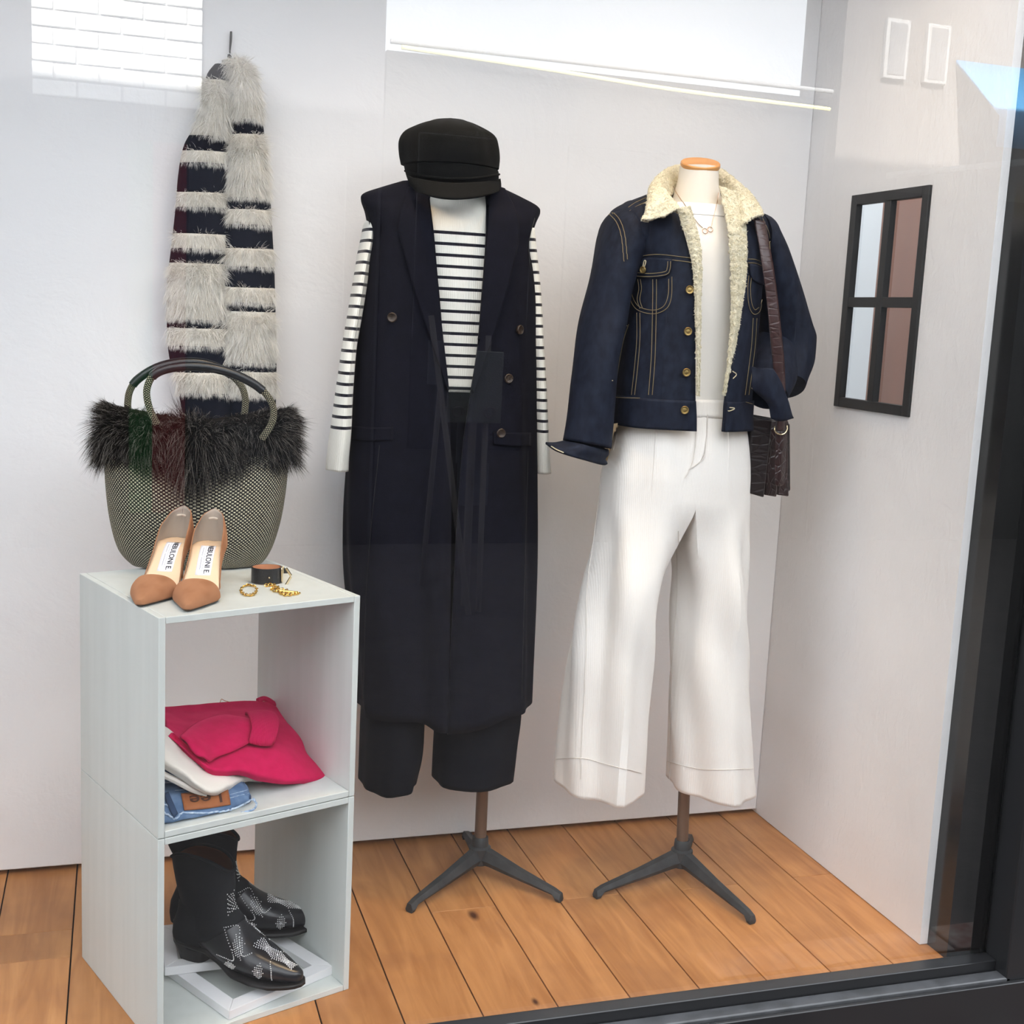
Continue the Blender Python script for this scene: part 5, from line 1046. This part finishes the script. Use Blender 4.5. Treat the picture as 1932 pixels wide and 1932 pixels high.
# --- crocodile shoulder bag
CROC = mat('croc_leather', (.030, .011, .011), rough=.3, spec=.5, coat=.2, col2=(.018, .008, .008), nscale=30, bumps=((75, (1, 1, .7), .5, .0016, 'voronoi'),)); CROCD = mat('dark_croc_leather', (.012, .007, .007), rough=.38, spec=.45, bumps=((60, (.3, .3, 1.0), .35, .0016, 'voronoi'),))
STRAPM = mat('brown_croc_strap', (.042, .019, .018), rough=.32, spec=.5, coat=.2, bumps=((70, (.25, .25, 1), .35, .0014, 'voronoi'),))
sb = thing('shoulder_bag', 'dark brown crocodile shoulder bag hanging beside the denim jacket', 'bag', P(1455, 930, Y2))
yb = Y2-.03
def slabbag(tl_, tr_, br_, bl_, y, d, m, nm, **k):
    q = [P(*tl_, y), P(*tr_, y), P(*br_, y), P(*bl_, y)]; V = q+[w+np.array([0, d, 0]) for w in q]
    return obj(nm, MB().add(V, [(0, 3, 2, 1), (4, 5, 6, 7), (0, 1, 5, 4), (1, 2, 6, 5), (2, 3, 7, 6), (3, 0, 4, 7)]), m, sb, bevel=.003, **k)
slabbag((1418, 786), (1458, 793), (1442, 939), (1415, 931), yb-.035, .03, CROCD, 'front_panel')
slabbag((1452, 793), (1472, 794), (1466, 938), (1443, 934), yb-.002, .03, CROC, 'gusset')
slabbag((1470, 793), (1486, 795), (1489, 937), (1467, 934), yb+.022, .03, CROC, 'gusset')
slabbag((1478, 794), (1491, 800), (1492, 925), (1486, 930), yb+.05, .03, CROCD, 'back_panel')
slabbag((1420, 782), (1488, 794), (1490, 812), (1418, 800), yb+.028, .02, CROCD, 'top_flap')
tabG = patch([[P(1464, 790, yb-.045), P(1474, 791, yb-.047), P(1484, 792, yb-.045)], [P(1463, 830, yb-.045), P(1473, 830, yb-.049), P(1482, 830, yb-.045)], [P(1462, 880, yb-.045), P(1471, 880, yb-.049), P(1480, 880, yb-.045)], [P(1462, 908, yb-.045), P(1470, 909, yb-.048), P(1478, 908, yb-.045)], [P(1465, 914, yb-.044), P(1470, 916, yb-.045), P(1475, 914, yb-.044)]], 10, 30)
obj('side_tab', MB().grid(tabG), CROC, sb, solid=.003)
dr = [P(1461, 804, yb-.052), P(1462, 812, yb-.054), P(1467, 818, yb-.055), P(1474, 820, yb-.055), P(1481, 817, yb-.055), P(1485, 810, yb-.054), P(1485, 803, yb-.052)]
obj('ring', MB().tube(spline(dr, 40), .0014, 8), BRASS, sb, label='pale gold half ring')
Lp = [(1422, 412), (1430, 450), (1438, 500), (1446, 560), (1452, 620), (1458, 680), (1464, 740), (1467, 790), (1466, 812)]; Rp = [(1444, 418), (1451, 455), (1460, 505), (1468, 565), (1474, 620), (1480, 680), (1482, 740), (1481, 790), (1480, 812)]
ys = [Y2-.085, Y2-.100, Y2-.110, Y2-.112, Y2-.115, Y2-.112, Y2-.105, Y2-.086, yb-.052]
cuff_y = None
Gs = patch([[P(*q, y) for q, y in zip(Lp, ys)], [(P(*a, y-.002)+P(*b, y-.002))/2 for a, b, y in zip(Lp, Rp, ys)], [P(*q, y) for q, y in zip(Rp, ys)]], 80, 6)
obj('strap', MB().grid(Gs), STRAPM, sb, solid=.003, label='narrow brown crocodile shoulder strap')

# ================================================================== FUR SCARF ON THE WALL
HOOK = mat('black_hook', (.010, .010, .010), rough=.5); SKNIT = mat('navy_scarf_knit', (.009, .010, .017), rough=.9, sheen=.15, spec=.1, bumps=((300, (1, 1, 1), .4, .001),))
hk = thing('coat_hook', 'slim black hook strap on the white wall above the striped fur scarf', 'hook', P(434, 80, -.01))
obj('strap', MB().tube(spline([P(436, 60, -.006), P(435.5, 75, -.007), P(434, 92, -.008), P(433, 112, -.012)], 24), spline(np.array([[.0042], [.0048], [.0036], [.0022]]), 24)[:, 0], 10, flat=.5), HOOK, hk)
obj('peg', MB().tube([P(433, 108, .0), P(433, 110, -.03), P(433, 104, -.034)], .004, 8), HOOK, hk)
sc = thing('fur_scarf', 'long cream fur scarf with navy bands, hung doubled from the wall hook', 'scarf', P(432, 130, -.03))
def tail(L, R, y, whites, n):
    L, R = spline(np.array(L, float), 200), spline(np.array(R, float), 200); vs = np.linspace(max(L[0, 1], R[0, 1]), 790, 121)
    A = np.array([P(np.interp(v, L[:, 1], L[:, 0]), v, y) for v in vs]); B = np.array([P(np.interp(v, R[:, 1], R[:, 0]), v+3, y) for v in vs]); mid = (A+B)/2
    G = np.array([mid+(B-A)/2*k+np.array([0, -.020*(1-k*k)+.006, 0]) for k in np.linspace(-1, 1, 13)]).transpose(1, 0, 2)
    d = mid-CAM; vv = 966-FPX*(d@UV_)/(d@FV); isw = np.zeros(len(vv), bool)
    for a, b in whites: isw |= (vv > a) & (vv < b)
    cuts = [0]+[i for i in range(1, 121) if isw[i] != isw[i-1]]+[120]
    for a, b in zip(cuts[:-1], cuts[1:]):
        if b <= a: continue
        mb_ = MB().grid(G[a:b+1]); w = isw[a]; o = obj('fur_band' if w else 'knit_band', mb_, CREAMB if w else SKNIT, sc, solid=.006)
        V, Fc = mb_.arrays(); k = max(60, int(n*(b-a)/120*(1 if w else .5))); p, nn = sample(V, Fc, k); nn = np.where(nn[:, 1:2] > 0, -nn, nn); rest = (p[:, 2]-G[b, :, 2].mean()).clip(0)
        if w:
            Ls = np.minimum(.032*(.5+.6*rng.random(k)), .008+rest); c0 = jit((.80, .77, .71), k, .10); c1 = jit((.96, .945, .91), k, .05); dk = rng.random(k) < .05; c1[dk] *= .6
            wd, wild, cl, pull = .0012, .24, .72, np.stack([0*rest, 0*rest, np.where(rest > .72*rest.max(), rng.uniform(-.7, .55, k), -.85)], 1)
        else:
            Ls = .006*(.5+.7*rng.random(k)); c0 = jit((.010, .010, .016), k, .14); c1 = jit((.014, .015, .022), k, .1); wd, wild, cl, pull = .0012, .4, 0, np.array([0, 0, -.5])
        side = np.zeros((k, 3)); side[:, 0] = rng.normal(0, .22, k)
        edge = np.clip((vv[a]-130)/40, 0, 1); 
        obj('fur', fur_mesh('fur', p, nn*.5+pull+side, Ls, wd*(.6+.6*rng.random(k)), c0, c1, 4, .3, wild, .3, cl), FUR, o, kind='stuff')
CREAMB = mat('cream_fur_hide', (.62, .59, .53), rough=.9)
yw = -.045
tail([(410, 124), (396, 142), (386, 175), (380, 210), (368, 245), (350, 278), (340, 330), (334, 400), (326, 470), (318, 540), (318, 610), (322, 670), (338, 730), (350, 790)], [(430, 116), (433, 142), (435, 175), (437, 215), (437, 260), (434, 300), (432, 350), (430, 410), (428, 470), (428, 540), (430, 610), (432, 670), (436, 730), (440, 790)], yw, [(152, 258), (282, 306), (362, 388), (438, 466), (492, 598), (616, 652), (700, 738)], 42000)
tail([(424, 112), (430, 140), (434, 180), (438, 230), (438, 300), (432, 370), (430, 440), (428, 510), (430, 580), (432, 650), (434, 720), (440, 790)], [(440, 108), (474, 128), (488, 170), (492, 230), (500, 290), (506, 360), (510, 430), (514, 500), (516, 570), (518, 640), (518, 720), (516, 790)], yw-.006, [(90, 224), (250, 368), (391, 424), (466, 498), (539, 568), (586, 680), (700, 745)], 42000)

# ================================================================== ACROSS THE STREET (seen mirrored in the shop glass)
YO = -6.0
DARKF = mat('dark_shopfront', (.014, .013, .013), rough=.6); GREYW = mat('grey_render', (.13, .13, .135), rough=.9, bumps=((12, (1, 1, 1), .3, .01),)); WBRICK = mat('white_painted_brick', (.82, .82, .80), rough=.8, bumps=((14, (1, 1, 1), .6, .012),))
MORT = mat('pale_mortar', (.42, .42, .42), rough=.95); YEL = mat('yellow_edging', (.80, .74, .30), rough=.6); BLUEA = mat('blue_awning_cloth', (.07, .26, .50), rough=.7); WTRIM = mat('white_trim', (.26, .26, .26), rough=.6); GREENB = mat('green_banner', (.01, .09, .02), rough=.8); REDB = mat('red_banner', (.15, .012, .015), rough=.8); STEELB = mat('grey_door', (.055, .06, .068), rough=.5); SHADEG = mat('shop_window_dark', (.012, .012, .014), rough=.15)
b = thing('building', 'low dark shopfront across the street with a pale gutter and yellow edging', 'building', (1.3, YO-1, -.17))
obj('wall', MB().box((-.09, YO-2.5, -.17), (2.7, YO, 2.62)), DARKF, b); obj('gutter', MB().tube([(-.08, YO+.04, 2.66), (2.70, YO+.04, 2.66)], .014, 10), WTRIM, b)
obj('edging', MB().tube(spline([(-.02, YO+.06, 2.63), (.8, YO+.06, 2.60), (1.6, YO+.06, 2.565), (2.68, YO+.06, 2.55)], 20), .013, 8), YEL, b)
for x0 in (.1, 1.0, 1.9): f_ = obj('window', MB().box((x0, YO-.02, .4), (x0+.7, YO+.02, 2.2)), SHADEG, b, bevel=.01)
b = thing('building', 'tall grey building across the street with a bay of white painted bricks', 'building', (-2.2, YO-1, -.17))
obj('wall', MB().box((-7, YO-3, -.17), (-.10, YO, 3.1)), mat('dark_grey_render', (.065, .065, .07), rough=.9), b); obj('shopfront', MB().box((-6.8, YO, -.17), (-.12, YO+.015, 2.15)), DARKF, b); obj('door', MB().box((-1.15, YO, -.17), (-.3, YO+.03, 2.0)), STEELB, b, bevel=.01)
bay = obj('brick_bay', MB().box((-1.93, YO, 2.2), (-1.09, YO+.05, 3.1)), MORT, b)
for r in range(10):
    z = 2.2+r*.085
    for k in range(-1, 5):
        x0 = -1.93+k*.22+(r % 2)*.11; x1 = x0+.21; x0, x1 = max(x0, -1.93), min(x1, -1.09)
        if x1-x0 > .03: obj('brick', MB().box((x0, YO+.05, z), (x1, YO+.062+random.uniform(-.003, .006), z+.076)), WBRICK, bay, bevel=.006)
b = thing('building', 'pale building across the street with white windows and blue awning', 'building', (5, YO-1, -.17))
obj('wall', MB().box((2.78, YO-.5, -.17), (9, YO, 3.8)), mat('warm_render', (.11, .10, .094), rough=.9), b); obj('shopfront', MB().box((2.8, YO, -.17), (8.9, YO+.02, 2.1)), DARKF, b)
for x0 in (3.05, 3.35):
    w_ = obj('window', MB().box((x0, YO, 2.78), (x0+.17, YO+.04, 3.14)), WTRIM, b, bevel=.006); obj('pane', MB().box((x0+.025, YO+.035, 2.805), (x0+.145, YO+.045, 3.115)), GREYW, w_)
G = np.array([[(3.6, YO, 2.95), (9, YO, 2.95)], [(3.6, YO+.5, 2.55), (9, YO+.5, 2.55)], [(3.6, YO+.5, 2.36), (9, YO+.5, 2.36)]]); obj('awning', MB().grid(G), BLUEA, b, solid=.02)
obj('awning_frame', MB().tube([(3.1, YO+.1, 2.18), (3.9, YO+.45, 2.30)], .02, 8), WTRIM, b)
b = thing('banner', 'banner with a green and a dark red stripe hanging across the street', 'banner', (-1.3, YO+.2, .3))
obj('green_stripe', MB().box((-1.46, YO+.16, .05), (-1.34, YO+.18, 2.0)), GREENB, b); obj('red_stripe', MB().box((-1.34, YO+.16, .05), (-1.17, YO+.18, 2.0)), REDB, b)
b = thing('easel', 'tall display easel holding pale cards in front of the shop across the street', 'easel', (.1, -4.6, -.17))
TIMB = mat('dark_timber', (.10, .09, .085), rough=.6); CARDM = mat('grey_card', (.06, .063, .075), rough=.7); PAPER = mat('pale_notice', (.10, .11, .10), rough=.7)
for a, c in (((-.16, -4.45, 1.18), (.02, -4.25, -.17)), ((.13, -4.5, 1.1), (.08, -4.3, -.17)), ((-.05, -4.6, 1.1), (-.05, -4.9, -.17))): obj('leg', MB().tube([a, c], .014, 8), TIMB, b)
for k, (x, z) in enumerate(((-.1, .98), (.0, .82), (.05, .62), (.06, .42))): obj('card', MB().box((x-.07, -4.44, z-.11), (x+.08, -4.43, z+.09)), CARDM, b)
b = thing('notice_stand', 'framed notice on scrolled iron feet across the street', 'sign', (.55, -4.6, -.17))
ns = np.array([.20, -4.4, 0]); obj('notice', MB().box((-.08, -4.42, .70), (.18, -4.405, 1.03)), PAPER, b, bevel=.004); obj('post', MB().tube([(.05, -4.43, .7), (.05, -4.43, -.17)], .02, 8), TIMB, b)
for x in (-.03, .12): obj('scroll', MB().tube([np.array([x+.035*math.cos(q)*(1-q/9), -4.40, .745+.035*math.sin(q)*(1-q/9)]) for q in np.linspace(0, 7, 40)], .004, 6), TIMB, b)
# unseen upper storey, added over the shop to keep the street in shade
setting('wall_upper', MB().box((XL-3, -.83, ZC+.12), (6, 3.2, 6.0)), GREYW)
setting('wall_neighbour_left', MB().box((XL-3, -.83, -.2), (XL-.04, 3.2, ZC+.12)), GREYW); setting('wall_neighbour_right', MB().box((1.15, -.83, -.2), (6, 3.2, ZC+.12)), GREYW)
